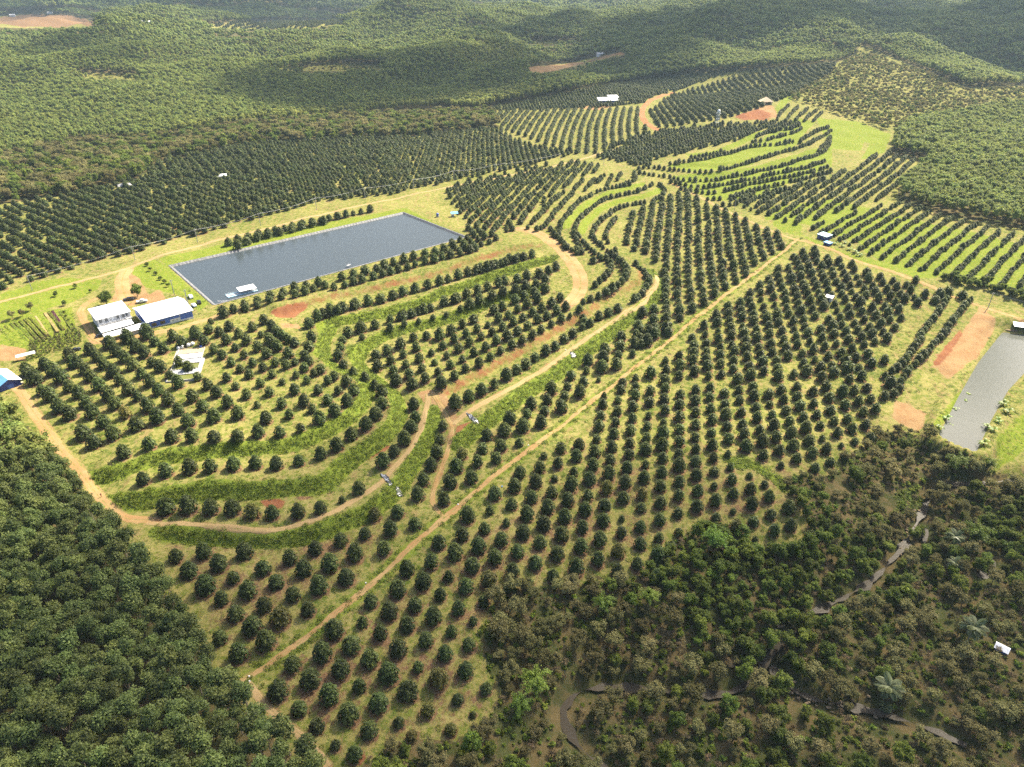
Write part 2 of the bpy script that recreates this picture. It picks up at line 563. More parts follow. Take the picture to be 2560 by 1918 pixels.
M = {
 'ground': mat_ground(),
 'road': mat_soil('road_soil', (.28, .165, .070), (.32, .215, .10), (.25, .205, .075), .08),
 'redroad': mat_soil('red_soil', (.25, .10, .042), (.29, .14, .06), (.30, .175, .085)),
 'paleroad': mat_soil('pale_soil', (.29, .20, .095), (.32, .225, .11), (.24, .20, .08)),
 'durian': mat_leaf('durian_leaf', (0.027, 0.045, 0.011), (0.144, 0.188, 0.043), (.10, .085, .035), .5, .3, 0.36, (.20, .21, .02)),
 'durian_yellow': mat_leaf('durian_leaf_yellow', (0.090, 0.096, 0.016), (0.240, 0.222, 0.041), (.13, .11, .04), .5, .4, 0.38, (.25, .2, .03)),
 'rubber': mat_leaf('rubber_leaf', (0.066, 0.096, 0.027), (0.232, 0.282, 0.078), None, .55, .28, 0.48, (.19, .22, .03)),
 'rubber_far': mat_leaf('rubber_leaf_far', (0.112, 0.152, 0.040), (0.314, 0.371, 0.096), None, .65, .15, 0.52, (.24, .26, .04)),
 'olive': mat_leaf('olive_leaf', (0.120, 0.120, 0.042), (0.307, 0.285, 0.123), None, .7, .12, 0.48, (.24, .20, .05), .4),
 'green': mat_leaf('green_leaf', (0.066, 0.093, 0.017), (0.210, 0.270, 0.039), None, .6, .18, 0.46, (.20, .24, .02), .4),
 'bamboo': mat_leaf('bamboo_leaf', (.06, .115, .015), (.20, .28, .035), None, .5, .3, .3, (.24, .30, .03), .25),
 'palm': mat_leaf('palm_leaf', (0.066, 0.102, 0.036), (0.204, 0.228, 0.084), None, .4, .5, 0.30, (.2, .2, .05), .15),
 'weed': mat_leaf('weed_leaf', (0.098, 0.144, 0.016), (0.247, 0.293, 0.040), None, .6, .25, 0.40, (.2, .28, .03), .4),
 'lime': mat_leaf('lime_leaf', (.12, .18, .02), (.27, .32, .045), None, .6, .25, .28, (.28, .34, .04), .35),
 'dry': mat_leaf('dry_leaf', (.10, .075, .04), (.24, .19, .10), None, .8, .1, .15, (.3, .22, .1), .3),
 'purple': mat_leaf('purple_leaf', (.06, .02, .035), (.16, .05, .09), None, .6, .2, .1, None, .2),
 'rubber_pale': mat_leaf('rubber_leaf_pale', (0.144, 0.179, 0.045), (0.368, 0.400, 0.104), None, .65, .15, 0.52, (.28, .28, .05), .3),
 'bark': mat_plain('bark', (.13, .095, .065), .95, .1, .3, 3),
 'palebark': mat_plain('pale_bark', (.30, .26, .21), .95, .1, .3, 3),
 'water': mat_water('reservoir_water', (.045, .057, .064), .2, .05, .9),
 'pondwater': mat_water('fish_pond_water', (.10, .105, .09), .1, .03, 1.3),
 'stream': mat_water('stream_water', (.06, .05, .035), .32, .08, 1.2),
 'foam': mat_plain('white_water', (.62, .62, .60), .5, .5, .2, 2),
 'liner': mat_plain('pond_liner', (.15, .15, .155), .6, .3, .35, .8),
 'white': mat_plain('white_sheet_roof', (.80, .81, .83), .4, .4, .05, .4),
 'wall': mat_plain('white_wall', (.66, .66, .66), .8, .2, .08, .6),
 'blue': mat_plain('blue_sheet', (.06, .135, .46), .45, .4, .15, .5),
 'navy': mat_plain('navy_sheet', (.035, .055, .22), .5, .4, .15, .5),
 'skyblue': mat_plain('sky_blue_roof', (.14, .36, .66), .4, .4, .1, .5),
 'paleblue': mat_plain('pale_blue_paint', (.42, .62, .72), .5, .4, .1, .5),
 'dark': mat_plain('dark_opening', (.025, .025, .028), .6, .3, .2, 1),
 'glass': mat_plain('window_glass', (.03, .035, .04), .12, .6, .1, 1),
 'concrete': mat_plain('concrete', (.36, .35, .33), .9, .2, .18, .7),
 'grey': mat_plain('grey_metal', (.36, .37, .38), .5, .5, .15, 1),
 'algae': mat_water('algae_water', (.14, .15, .035), .12, .1, 1),
 'plastic': mat_plain('black_plastic', (.045, .045, .05), .28, .6, .3, 1.5),
 'silver': mat_plain('silver_plastic', (.30, .31, .34), .3, .6, .25, 1.5),
 'sack': mat_plain('white_sack', (.70, .68, .66), .8, .2, .12, 2),
 'cream': mat_plain('cream_roof', (.62, .50, .33), .7, .2, .12, 1),
 'wood': mat_plain('weathered_wood', (.22, .15, .10), .9, .1, .25, 2),
 'blackcar': mat_plain('black_car_paint', (.02, .02, .024), .25, .6, .05, 1),
 'whitecar': mat_plain('white_car_paint', (.75, .75, .75), .3, .5, .03, 1),
 'tyre': mat_plain('tyre', (.02, .02, .02), .9, .2, .1, 2),
 'straw': mat_plain('dry_straw', (.42, .33, .20), .95, .1, .3, 2),
 'redcloth': mat_plain('red_brown_cloth', (.20, .045, .035), .9, .1, .2, 4),
 'skin': mat_plain('skin', (.30, .17, .11), .7, .3, .05, 4),
 'tank': mat_plain('blue_tank', (.05, .10, .40), .35, .5, .1, 1),
 'stone': mat_plain('pale_stones', (.24, .18, .11), .9, .2, .35, 1.5),
}

M['stream'].node_tree.nodes['Principled BSDF'].inputs['Specular IOR Level'].default_value = .08
M['pondwater'].node_tree.nodes['Principled BSDF'].inputs['Specular IOR Level'].default_value = .3

# ------------------------------------------------------------------ object helpers
def tag(o, label=None, cat=None, group=None, kind=None):
    if label: o['label'] = label
    if cat: o['category'] = cat
    if group: o['group'] = group
    if kind: o['kind'] = kind
    return o


def link(o, parent=None):
    COL.objects.link(o)
    if parent:
        o.parent = parent
    return o


def mesh_from(name, V, Fc, mats, midx=None, smooth_=False):
    me = bpy.data.meshes.new(name)
    me.from_pydata([tuple(map(float, v)) for v in V], [], Fc)
    for m in (mats if isinstance(mats, (list, tuple)) else [mats]):
        me.materials.append(m)
    if midx is not None:
        me.polygons.foreach_set('material_index', midx)
    if smooth_:
        me.polygons.foreach_set('use_smooth', [True] * len(me.polygons))
    me.update()
    return me


class MB:
    """collects boxes, prisms and tubes into one mesh part"""
    def __init__(self):
        self.v, self.f = [], []

    def add(self, V, Fc):
        n = len(self.v)
        self.v += [tuple(map(float, q)) for q in V]
        self.f += [tuple(i + n for i in q) for q in Fc]
        return self

    def box(self, x0, x1, y0, y1, z0, z1):
        V = [(x0, y0, z0), (x1, y0, z0), (x1, y1, z0), (x0, y1, z0), (x0, y0, z1), (x1, y0, z1), (x1, y1, z1), (x0, y1, z1)]
        return self.add(V, [(0, 3, 2, 1), (4, 5, 6, 7), (0, 1, 5, 4), (1, 2, 6, 5), (2, 3, 7, 6), (3, 0, 4, 7)])

    def slab(self, quad, th):
        """sloped sheet: four corners, thickness downwards"""
        q = [np.array(p, float) for p in quad]
        V = [tuple(p) for p in q] + [tuple(p - np.array([0, 0, th])) for p in q]
        return self.add(V, [(0, 1, 2, 3), (7, 6, 5, 4), (0, 4, 5, 1), (1, 5, 6, 2), (2, 6, 7, 3), (3, 7, 4, 0)])

    def tube(self, pts, rad, n=6):
        pts = [np.array(p, float) for p in pts]
        rad = rad if isinstance(rad, (list, tuple)) else [rad] * len(pts)
        base = len(self.v)
        for k, p in enumerate(pts):
            d = pts[min(k + 1, len(pts) - 1)] - pts[max(k - 1, 0)]
            d /= np.linalg.norm(d) + 1e-9
            a = np.cross(d, [0, 0, 1.0]) if abs(d[2]) < .95 else np.cross(d, [1.0, 0, 0])
            a /= np.linalg.norm(a)
            b = np.cross(d, a)
            for i in range(n):
                t = 2 * math.pi * i / n
                self.v.append(tuple(p + rad[k] * (a * math.cos(t) + b * math.sin(t))))
        for k in range(len(pts) - 1):
            for i in range(n):
                j = (i + 1) % n
                self.f.append((base + k * n + i, base + k * n + j, base + (k + 1) * n + j, base + (k + 1) * n + i))
        self.f.append(tuple(base + i for i in range(n))[::-1])
        self.f.append(tuple(base + (len(pts) - 1) * n + i for i in range(n)))
        return self

    def build(self, name, mat, parent=None, smooth_=False):
        return link(bpy.data.objects.new(name, mesh_from(name, self.v, self.f, mat, None, smooth_)), parent)


def empty(name, loc, rz=0.0, scale=None):
    o = bpy.data.objects.new(name, None)
    o.empty_display_size = .5
    o.location = tuple(map(float, loc))
    o.rotation_euler = (0, 0, rz)
    if scale is not None:
        o.scale = scale if isinstance(scale, tuple) else (scale,) * 3
    return link(o)


# ------------------------------------------------------------------ foliage meshes
def leaf_geo(C, D, U, L, Wd, fold=.25):
    """diamond leaves: centre C, axis D, up U, length L, width Wd -> verts, tris"""
    D = D / (np.linalg.norm(D, axis=1)[:, None] + 1e-9)
    R = np.cross(D, U)
    R /= np.linalg.norm(R, axis=1)[:, None] + 1e-9
    N = np.cross(R, D)
    L, Wd = np.asarray(L)[:, None], np.asarray(Wd)[:, None]
    b = C - D * L * .5
    t = C + D * L * .5 - N * L * .12
    l = C + R * Wd * .5 - N * Wd * fold
    r = C - R * Wd * .5 - N * Wd * fold
    V = np.stack([b, l, t, r], 1).reshape(-1, 3)
    i = np.arange(len(C)) * 4
    T = np.stack([np.c_[i, i + 1, i + 2], np.c_[i, i + 2, i + 3]], 1).reshape(-1, 3)
    return V, T


def tri_mesh(name, V, T, tint, mats, midx=None):
    me = bpy.data.meshes.new(name)
    me.vertices.add(len(V))
    me.vertices.foreach_set('co', np.asarray(V, np.float32).ravel())
    me.loops.add(len(T) * 3)
    me.loops.foreach_set('vertex_index', np.asarray(T, np.int32).ravel())
    me.polygons.add(len(T))
    me.polygons.foreach_set('loop_start', np.arange(0, len(T) * 3, 3, dtype=np.int32))
    for m in mats:
        me.materials.append(m)
    if midx is not None:
        me.polygons.foreach_set('material_index', np.asarray(midx, np.int32))
    at = me.attributes.new('tint', 'FLOAT', 'POINT')
    at.data.foreach_set('value', np.asarray(tint, np.float32))
    me.update(calc_edges=True)
    me.validate()
    return me


def ell_core(c, r, nu=7, nv=5):
    V, T = [], []
    for j in range(nv + 1):
        ph = math.pi * j / nv
        for i in range(nu):
            t = 2 * math.pi * i / nu
            V.append((c[0] + r[0] * math.sin(ph) * math.cos(t), c[1] + r[1] * math.sin(ph) * math.sin(t), c[2] + r[2] * math.cos(ph)))
    for j in range(nv):
        for i in range(nu):
            a, b = j * nu + i, j * nu + (i + 1) % nu
            T += [(a, a + nu, b + nu), (a, b + nu, b)]
    return np.array(V), np.array(T)


def crown_clumps(rng, name, clumps, nleaf, L, mat, core=.72, droop=.45, upbias=.25, wr=.55, low=-.9):
    """crown made of leafy clumps: list of (centre, radius xyz)"""
    Vs, Ts, tn, off = [], [], [], 0
    for (c, r) in clumps:
        c, r = np.array(c), np.array(r)
        n = nleaf
        d = rng.normal(size=(n * 2, 3))
        d /= np.linalg.norm(d, axis=1)[:, None]
        d = d[d[:, 2] > low][:n]
        n = len(d)
        P = c + d * r * rng.uniform(.72, 1.08, (n, 1))
        ax = d * .7 + rng.normal(size=(n, 3)) * .55 + np.array([0, 0, -droop])
        up = d + np.array([0, 0, upbias]) + rng.normal(size=(n, 3)) * .3
        l = L * rng.uniform(.7, 1.3, n)
        V, T = leaf_geo(P, ax, up, l, l * wr * rng.uniform(.8, 1.2, n))
        Vs.append(V); Ts.append(T + off); off += len(V)
        ct = rng.uniform(.15, .8)
        tn.append(np.repeat(np.clip(ct + rng.normal(size=n) * .22, 0, 1), 4))
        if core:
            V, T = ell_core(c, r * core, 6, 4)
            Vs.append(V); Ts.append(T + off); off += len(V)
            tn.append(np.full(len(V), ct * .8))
    return tri_mesh(name, np.vstack(Vs), np.vstack(Ts), np.concatenate(tn), [mat])


def durian_crown(rng, name, mat, nclump, per, L):
    """unit crown radius 1: dome to cone, widest low down, about 2 high"""
    cl, sh = [], rng.uniform(1.7, 2.6)
    for k in range(nclump):
        t = (k + .5) / nclump
        t = t ** .85
        prof = (1 - t ** sh) ** .62 * (.80 + .2 * min(1, t / .18))
        a = k * 2.399963 + rng.normal() * .25
        rr = prof * rng.uniform(.74, .92)
        cl.append(((rr * math.cos(a), rr * math.sin(a), .22 + 1.62 * t + rng.normal() * .04), np.array([.22, .22, .19]) * rng.uniform(.85, 1.25)))
    Vs, Ts, tn, off = [], [], [], 0
    for c, r in cl:
        c = np.array(c)
        out = np.array([c[0], c[1], (c[2] - .8) * .6])
        out /= np.linalg.norm(out) + 1e-6
        n = per
        d = rng.normal(size=(n, 3)) + out * 1.5
        d /= np.linalg.norm(d, axis=1)[:, None]
        P = c + d * r * rng.uniform(.6, 1.1, (n, 1))
        ax = out * .7 + rng.normal(size=(n, 3)) * .4 + np.array([0, 0, -.65])
        up = out * .7 + np.array([0, 0, .8]) + rng.normal(size=(n, 3)) * .3
        l = L * rng.uniform(.7, 1.3, n)
        V, T = leaf_geo(P, ax, up, l, l * .5)
        Vs.append(V); Ts.append(T + off); off += len(V)
        ct = rng.uniform(.1, .75)
        tn.append(np.repeat(np.clip(ct + rng.normal(size=n) * .2, 0, 1), 4))
    # inner mass of leaves, same profile
    nu, nv = 9, 7
    V, T = [], []
    for j in range(nv + 1):
        t = j / nv
        prof = max(.02, (1 - t ** sh) ** .62 * (.80 + .2 * min(1, t / .18))) * .76
        for i in range(nu):
            a = 2 * math.pi * i / nu + j * .3
            q = prof * rng.uniform(.9, 1.1)
            V.append((q * math.cos(a), q * math.sin(a), .24 + 1.55 * t))
    for j in range(nv):
        for i in range(nu):
            a, b = j * nu + i, j * nu + (i + 1) % nu
            T += [(a, b, b + nu), (a, b + nu, a + nu)]
    V.append((0, 0, .3))
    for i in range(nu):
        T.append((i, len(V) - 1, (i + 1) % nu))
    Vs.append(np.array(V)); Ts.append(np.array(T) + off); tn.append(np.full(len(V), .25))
    return tri_mesh(name, np.vstack(Vs), np.vstack(Ts), np.concatenate(tn), [mat])


RNG = np.random.default_rng(11)
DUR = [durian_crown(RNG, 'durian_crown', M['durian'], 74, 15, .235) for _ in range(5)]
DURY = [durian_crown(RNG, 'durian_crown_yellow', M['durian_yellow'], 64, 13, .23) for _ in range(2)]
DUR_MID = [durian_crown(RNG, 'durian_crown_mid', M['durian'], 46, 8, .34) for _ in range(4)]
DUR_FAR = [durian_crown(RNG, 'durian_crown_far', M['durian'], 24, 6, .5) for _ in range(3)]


def trunk_mesh(name, h, r, mat, forks=3, seed=0, spread=.5, fork_at=.45):
    rg = np.random.default_rng(seed)
    mb = MB()
    mb.tube([(0, 0, -.25 * h * .3), (0, 0, .03), (rg.normal() * r, rg.normal() * r, h * .5), (rg.normal() * r, rg.normal() * r, h)], [r * 1.5, r * 1.2, r * .9, r * .45], 6)
    for k in range(forks):
        a = 2 * math.pi * k / forks + rg.uniform(0, 1)
        z0 = h * fork_at * rg.uniform(.9, 1.2)
        mb.tube([(0, 0, z0), (spread * .5 * math.cos(a), spread * .5 * math.sin(a), z0 + h * .2), (spread * math.cos(a), spread * math.sin(a), z0 + h * .4)], [r * .6, r * .45, r * .2], 5)
    return mesh_from(name, mb.v, mb.f, mat)


DUR_TRUNK = trunk_mesh('durian_trunk', 1.2, .055, M['bark'], 4, 1, .5, .25)


def rubber_clumps(rng, n=13):
    cl = []
    for k in range(n):
        a = k * 2.4 + rng.normal() * .3
        t = (k + .5) / n
        rr = 1.9 * math.sqrt(t) * rng.uniform(.8, 1.1)
        z = 12.6 - 1.9 * t ** 1.3 + rng.normal() * .5
        q = rng.uniform(.85, 1.35)
        cl.append(((rr * math.cos(a), rr * math.sin(a), z), (q * 1.05, q * 1.05, q * .95)))
    for k in range(4):
        a = rng.uniform(0, 6.28)
        cl.append(((1.2 * math.cos(a), 1.2 * math.sin(a), rng.uniform(8.5, 10)), (1.1, 1.1, 1.2)))
    return cl


RUB = [crown_clumps(RNG, 'rubber_crown', rubber_clumps(RNG), 66, .62, M['rubber'], .45, .25, .9, .55) for _ in range(5)]
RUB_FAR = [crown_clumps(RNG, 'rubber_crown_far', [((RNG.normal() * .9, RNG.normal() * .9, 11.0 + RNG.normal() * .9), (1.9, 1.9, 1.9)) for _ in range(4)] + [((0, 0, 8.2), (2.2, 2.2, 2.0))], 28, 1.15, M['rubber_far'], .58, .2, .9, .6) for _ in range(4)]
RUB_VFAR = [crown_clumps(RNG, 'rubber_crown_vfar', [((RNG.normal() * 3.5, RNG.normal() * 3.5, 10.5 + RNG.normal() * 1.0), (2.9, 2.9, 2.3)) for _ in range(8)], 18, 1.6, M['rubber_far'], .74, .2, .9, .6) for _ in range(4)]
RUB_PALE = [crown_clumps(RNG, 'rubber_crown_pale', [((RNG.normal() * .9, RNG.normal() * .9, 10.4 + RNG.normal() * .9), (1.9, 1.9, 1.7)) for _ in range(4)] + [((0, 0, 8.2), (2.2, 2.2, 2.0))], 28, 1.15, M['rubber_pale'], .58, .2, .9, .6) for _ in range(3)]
RUB_TRUNK = trunk_mesh('rubber_trunk', 11.0, .14, M['palebark'], 4, 2, 1.8, .5)


def bush_clumps(rng, n, R, H, flat=.7, zlow=.25):
    cl = []
    for k in range(n):
        a = rng.uniform(0, 6.28)
        rr = R * .72 * math.sqrt(rng.uniform(0, 1))
        z = H * (zlow + (1 - zlow) * rng.uniform(.25, .9) * (1 - .45 * (rr / R) ** 2))
        q = R * rng.uniform(.26, .46)
        cl.append(((rr * math.cos(a), rr * math.sin(a), z), (q, q, q * flat)))
    return cl


def species(mat, nvar, n, R, H, nl, L, flat=.75, zlow=.25, core=.62):
    return [crown_clumps(RNG, 'crown', bush_clumps(RNG, n, R, H, flat, zlow), nl, L, M[mat], core, .2, .7, .55) for _ in range(nvar)]


OLIVE = species('olive', 4, 16, 3.0, 6.2, 52, .55, .7, .35, .5)
GREEN = species('green', 4, 18, 2.8, 6.5, 55, .55, .8, .15)
BUSH = species('green', 3, 9, 1.3, 1.8, 34, .40, .8, .1)
BUSHY = species('lime', 3, 9, 1.2, 1.5, 34, .40, .8, .1)
BUSHL = species('weed', 3, 9, 1.2, 1.5, 34, .40, .8, .1)
DRYB = species('dry', 2, 9, 1.5, 2.4, 26, .40, .7, .2, .0)
BIGT = species('green', 2, 30, 5.2, 10.5, 75, .8, .8, .15)
SCRUB_TRUNK = trunk_mesh('scrub_trunk', 4.2, .13, M['bark'], 4, 3, 1.5, .35)
BIG_TRUNK = trunk_mesh('big_trunk', 7.0, .3, M['bark'], 5, 4, 2.4, .35)


def tuft(rng, mat, n, R, H, L, name='tuft'):
    a = rng.uniform(0, 6.28, n)
    rr = R * np.sqrt(rng.uniform(0, 1, n))
    P = np.c_[rr * np.cos(a), rr * np.sin(a), H * rng.uniform(.2, .9, n) * (1 - .5 * (rr / R) ** 2)]
    ax = np.c_[np.cos(a), np.sin(a), rng.uniform(.1, 1.2, n)] + rng.normal(size=(n, 3)) * .4
    V, T = leaf_geo(P, ax, np.tile([0, 0, 1.0], (n, 1)) + rng.normal(size=(n, 3)) * .4, L * rng.uniform(.6, 1.3, n), L * .4 * rng.uniform(.7, 1.3, n))
    return tri_mesh(name, V, T, np.repeat(rng.uniform(0, 1, n), 4), [M[mat]])


WEEDS = [tuft(RNG, 'weed', 46, 1.0, .95, .55, 'weed_clump') for _ in range(4)]
LIMES = [tuft(RNG, 'lime', 34, .8, .45, .42, 'grass_clump') for _ in range(3)]
STRAWS = [tuft(RNG, 'dry', 26, .8, .3, .42, 'dry_clump') for _ in range(2)]


def bamboo_crown(rng):
    Vs, Ts, tn, off = [], [], [], 0
    for k in range(30):
        a = rng.uniform(0, 6.28)
        out = rng.uniform(1.5, 5.0)
        hgt_ = rng.uniform(6.5, 10.5)
        s = np.linspace(.25, 1.12, 16)
        x = out * s ** 2.2
        z = hgt_ * np.sin(np.clip(s, 0, 1.12) * 1.75) / math.sin(1.5708)
        base = np.c_[x * math.cos(a), x * math.sin(a), z]
        for p in base:
            n = 9
            P = p + rng.normal(size=(n, 3)) * np.array([.48, .48, .4])
            ax = np.array([math.cos(a), math.sin(a), -.6]) + rng.normal(size=(n, 3)) * .6
            V, T = leaf_geo(P, ax, np.tile([0, 0, 1.0], (n, 1)) + rng.normal(size=(n, 3)) * .3, rng.uniform(.6, 1.1, n), rng.uniform(.22, .4, n))
            Vs.append(V); Ts.append(T + off); off += len(V)
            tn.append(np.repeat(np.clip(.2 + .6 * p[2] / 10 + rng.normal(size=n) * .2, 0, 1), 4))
    return tri_mesh('bamboo_crown', np.vstack(Vs), np.vstack(Ts), np.concatenate(tn), [M['bamboo']])


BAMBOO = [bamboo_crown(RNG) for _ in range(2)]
_mb = MB()
for k in range(16):
    a = k * 2.4
    _mb.tube([(.5 * math.cos(a), .5 * math.sin(a), -.3), (.9 * math.cos(a), .9 * math.sin(a), 4), (1.9 * math.cos(a), 1.9 * math.sin(a), 7.5)], [.06, .05, .03], 5)
BAMBOO_CULM = mesh_from('bamboo_culms', _mb.v, _mb.f, M['wood'])


def frond(rng, L, mat, sag=.9, nl=26):
    """one pinnate frond along +X"""
    s = np.linspace(0, 1, nl)
    x = L * s * (1 - .12 * s)
    z = L * (.35 * s - sag * .55 * s ** 2.2)
    V, T, off = [], [], 0
    P = np.c_[x, np.zeros(nl), z]
    ll = L * .30 * np.sin(np.pi * np.clip(s * .9 + .08, 0, 1)) ** .6
    Cs, Ds, Us, Ls = [], [], [], []
    for sd in (-1, 1):
        D = np.c_[np.full(nl, .55), np.full(nl, sd * 1.0), np.full(nl, -.35)]
        D /= np.linalg.norm(D, axis=1)[:, None]
        Cs.append(P + D * (ll * .5)[:, None]); Ds.append(D); Ls.append(ll)
        Us.append(np.tile([0, 0, 1.0], (nl, 1)))
    V, T = leaf_geo(np.vstack(Cs), np.vstack(Ds), np.vstack(Us), np.concatenate(Ls), np.concatenate(Ls) * .17 + .10, .1)
    sp = MB().tube(P, [.06 * (1 - .8 * q) for q in s], 4)
    n = len(V)
    tris = []
    for f in sp.f:
        for k in range(1, len(f) - 1):
            tris.append((f[0] + n, f[k] + n, f[k + 1] + n))
    V = np.vstack([V, np.array(sp.v)])
    T = np.vstack([T, np.array(tris)])
    return tri_mesh('frond', V, T, np.clip(.5 + rng.normal(size=len(V)) * .15, 0, 1), [M[mat]])


FROND = frond(RNG, 4.6, 'palm')
_mb = MB()
for k in range(7):
    a = k * 2.4 + .3
    el = .5 + .5 * (k % 3) / 2
    L = 2.6
    s = np.linspace(0, 1, 7)
    for sd in (1,):
        x = L * s * .8
        z = .8 + L * (el * s - .75 * s ** 2.4)
        w = .42 * np.sin(np.pi * np.clip(s * .92 + .06, 0, 1)) ** .7
        base = len(_mb.v)
        for i in range(7):
            for q in (-1, 0, 1):
                _mb.v.append((x[i] * math.cos(a) - q * w[i] * math.sin(a), x[i] * math.sin(a) + q * w[i] * math.cos(a), z[i] - abs(q) * .06))
        for i in range(6):
            for q in range(2):
                _mb.f.append((base + i * 3 + q, base + (i + 1) * 3 + q, base + (i + 1) * 3 + q + 1, base + i * 3 + q + 1))
_me = bpy.data.meshes.new('tmp')
BANANA_T = np.array([(f[0], f[1], f[2]) for f in _mb.f] + [(f[0], f[2], f[3]) for f in _mb.f])
BANANA = tri_mesh('banana_leaves', np.array(_mb.v), BANANA_T, np.clip(.6 + RNG.normal(size=len(_mb.v)) * .2, 0, 1), [M['bamboo']])
BANANA_STEM = mesh_from('banana_stem', MB().tube([(0, 0, -.3), (0, 0, 1.0)], [.16, .10], 6).v, MB().tube([(0, 0, -.3), (0, 0, 1.0)], [.16, .10], 6).f, M['wood'])


# ------------------------------------------------------------------ scattering (uncountable masses) and planting (single trees)
def scatter(name, pts, scl, meshes, label, cat, seed=0, zscl=None, tilt=0.0):
    """one object: a point set whose points carry real plant meshes"""
    pts = np.asarray(pts, float)
    n = len(pts)
    rg = np.random.default_rng(seed)
    me = bpy.data.meshes.new(name)
    me.vertices.add(n)
    me.vertices.foreach_set('co', pts[:, :3].astype(np.float32).ravel())
    sc = np.broadcast_to(np.asarray(scl, float), (n,))
    zs = sc if zscl is None else sc * zscl
    a = me.attributes.new('scl', 'FLOAT_VECTOR', 'POINT')
    a.data.foreach_set('vector', np.c_[sc, sc, zs].astype(np.float32).ravel())
    a = me.attributes.new('rot', 'FLOAT_VECTOR', 'POINT')
    a.data.foreach_set('vector', np.c_[rg.normal(size=n) * tilt, rg.normal(size=n) * tilt, rg.uniform(0, 6.283, n)].astype(np.float32).ravel())
    a = me.attributes.new('pick', 'INT', 'POINT')
    a.data.foreach_set('value', rg.integers(0, len(meshes), n).astype(np.int32))
    o = link(bpy.data.objects.new(name, me))
    c = bpy.data.collections.new(name + '_kinds')
    for i, m in enumerate(meshes):
        c.objects.link(bpy.data.objects.new('%s_kind_%02d' % (name, i), m))
    ng = bpy.data.node_groups.new(name + '_nodes', 'GeometryNodeTree')
    ng.interface.new_socket('Geometry', in_out='INPUT', socket_type='NodeSocketGeometry')
    ng.interface.new_socket('Geometry', in_out='OUTPUT', socket_type='NodeSocketGeometry')
    gi, go = ng.nodes.new('NodeGroupInput'), ng.nodes.new('NodeGroupOutput')
    ip = ng.nodes.new('GeometryNodeInstanceOnPoints')
    ci = ng.nodes.new('GeometryNodeCollectionInfo')
    ci.inputs['Collection'].default_value = c
    ci.inputs['Separate Children'].default_value = True
    ci.inputs['Reset Children'].default_value = True
    ip.inputs['Pick Instance'].default_value = True

    def named(nm, typ):
        nd = ng.nodes.new('GeometryNodeInputNamedAttribute')
        nd.data_type = typ
        nd.inputs['Name'].default_value = nm
        return nd.outputs['Attribute']
    ng.links.new(gi.outputs[0], ip.inputs['Points'])
    ng.links.new(ci.outputs[0], ip.inputs['Instance'])
    ng.links.new(named('pick', 'INT'), ip.inputs['Instance Index'])
    er = ng.nodes.new('FunctionNodeEulerToRotation')
    ng.links.new(named('rot', 'FLOAT_VECTOR'), er.inputs[0])
    ng.links.new(er.outputs[0], ip.inputs['Rotation'])
    ng.links.new(named('scl', 'FLOAT_VECTOR'), ip.inputs['Scale'])
    ng.links.new(ip.outputs[0], go.inputs[0])
    md = o.modifiers.new('plants', 'NODES')
    md.node_group = ng
    return tag(o, label, cat, None, 'stuff')


def plant(name, p, s, rz, trunk, crown, label, cat, group=None, zs=1.0, trunk_name='trunk', crown_name='crown'):
    r = empty(name, p, rz, (s, s, s * zs))
    link(bpy.data.objects.new(trunk_name, trunk), r)
    link(bpy.data.objects.new(crown_name, crown), r)
    return tag(r, label, cat, group)

# ------------------------------------------------------------------ survey of the durian trees: (x, y, crown radius[, look]) look 1 = yellowish, 2 = small and pale
D_T1R = [(1125,0,60),(1268,80,72),(1465,30,62),(1608,120,72),(1800,55,58),(1995,10,40),(1060,150,48,1),(1405,180,68),(1912,140,40),(1745,225,50),(1550,295,65),(845,225,78),(1198,240,60),(1335,365,75),(1697,400,65),(1880,325,58),(975,340,78),(755,400,80),(1120,445,78),(1855,530,68),(1490,495,48,1),(1262,565,85),(1648,595,85,1),(2012,660,52),(895,520,78),(525,480,70),(660,600,85),(1035,645,58),(1410,695,85),(1795,740,52),(805,725,85),(1185,780,80),(1565,830,60,2),(1910,850,30,2),(410,690,85),(570,820,68),(955,865,85),(710,950,65),(1112,985,72),(1340,915,48),(1440,1020,50,2),(1740,970,55,2),(850,1090,45),(1000,1170,65)]
D_T1L = [(85,95,70),(305,35,65),(430,135,88,1),(640,60,60),(210,195,80),(320,310,82),(105,400,78),(-39,278,60)]
D_LOW = [(1945,235,58),(2080,325,55),(1890,370,62),(1695,400,52),(1508,455,58),(1840,515,58),(1620,560,70),(1312,515,60),(1118,590,62),(770,550,70),(455,545,65),(240,570,58),(340,690,72),(570,635,72),(470,810,82),(680,740,55),(910,670,65),(1222,680,70),(1425,640,75),(1550,740,70),(1340,810,75),(1012,775,65),(795,840,75),(590,900,58),(695,1015,75),(918,945,65),(1140,870,62),(1255,985,62),(1770,260,55,2)]
D_T2ROW = [(165,205,75),(335,195,75),(510,205,68),(675,210,68),(825,240,68,1),(980,245,58),(1180,235,60),(1352,205,55),(1517,130,32,2),(1648,55,58)]
D_T2ROWB = [(1465,1205,60),(1550,1125,50),(1630,1035,58),(1680,940,58),(1715,865,48),(1700,770,50)]
D_STRIPB = [(260,410,58),(300,295,52),(360,185,52),(405,90,55)]
D_STRIPC = [(1900,1030,45),(1925,925,42)]
D_T3S = [(598,95,50,2),(555,200,60),(508,320,58),(458,450,52),(755,60,48),(718,155,48),(670,280,55),(900,35,52),(862,130,48),(1040,5,40)]
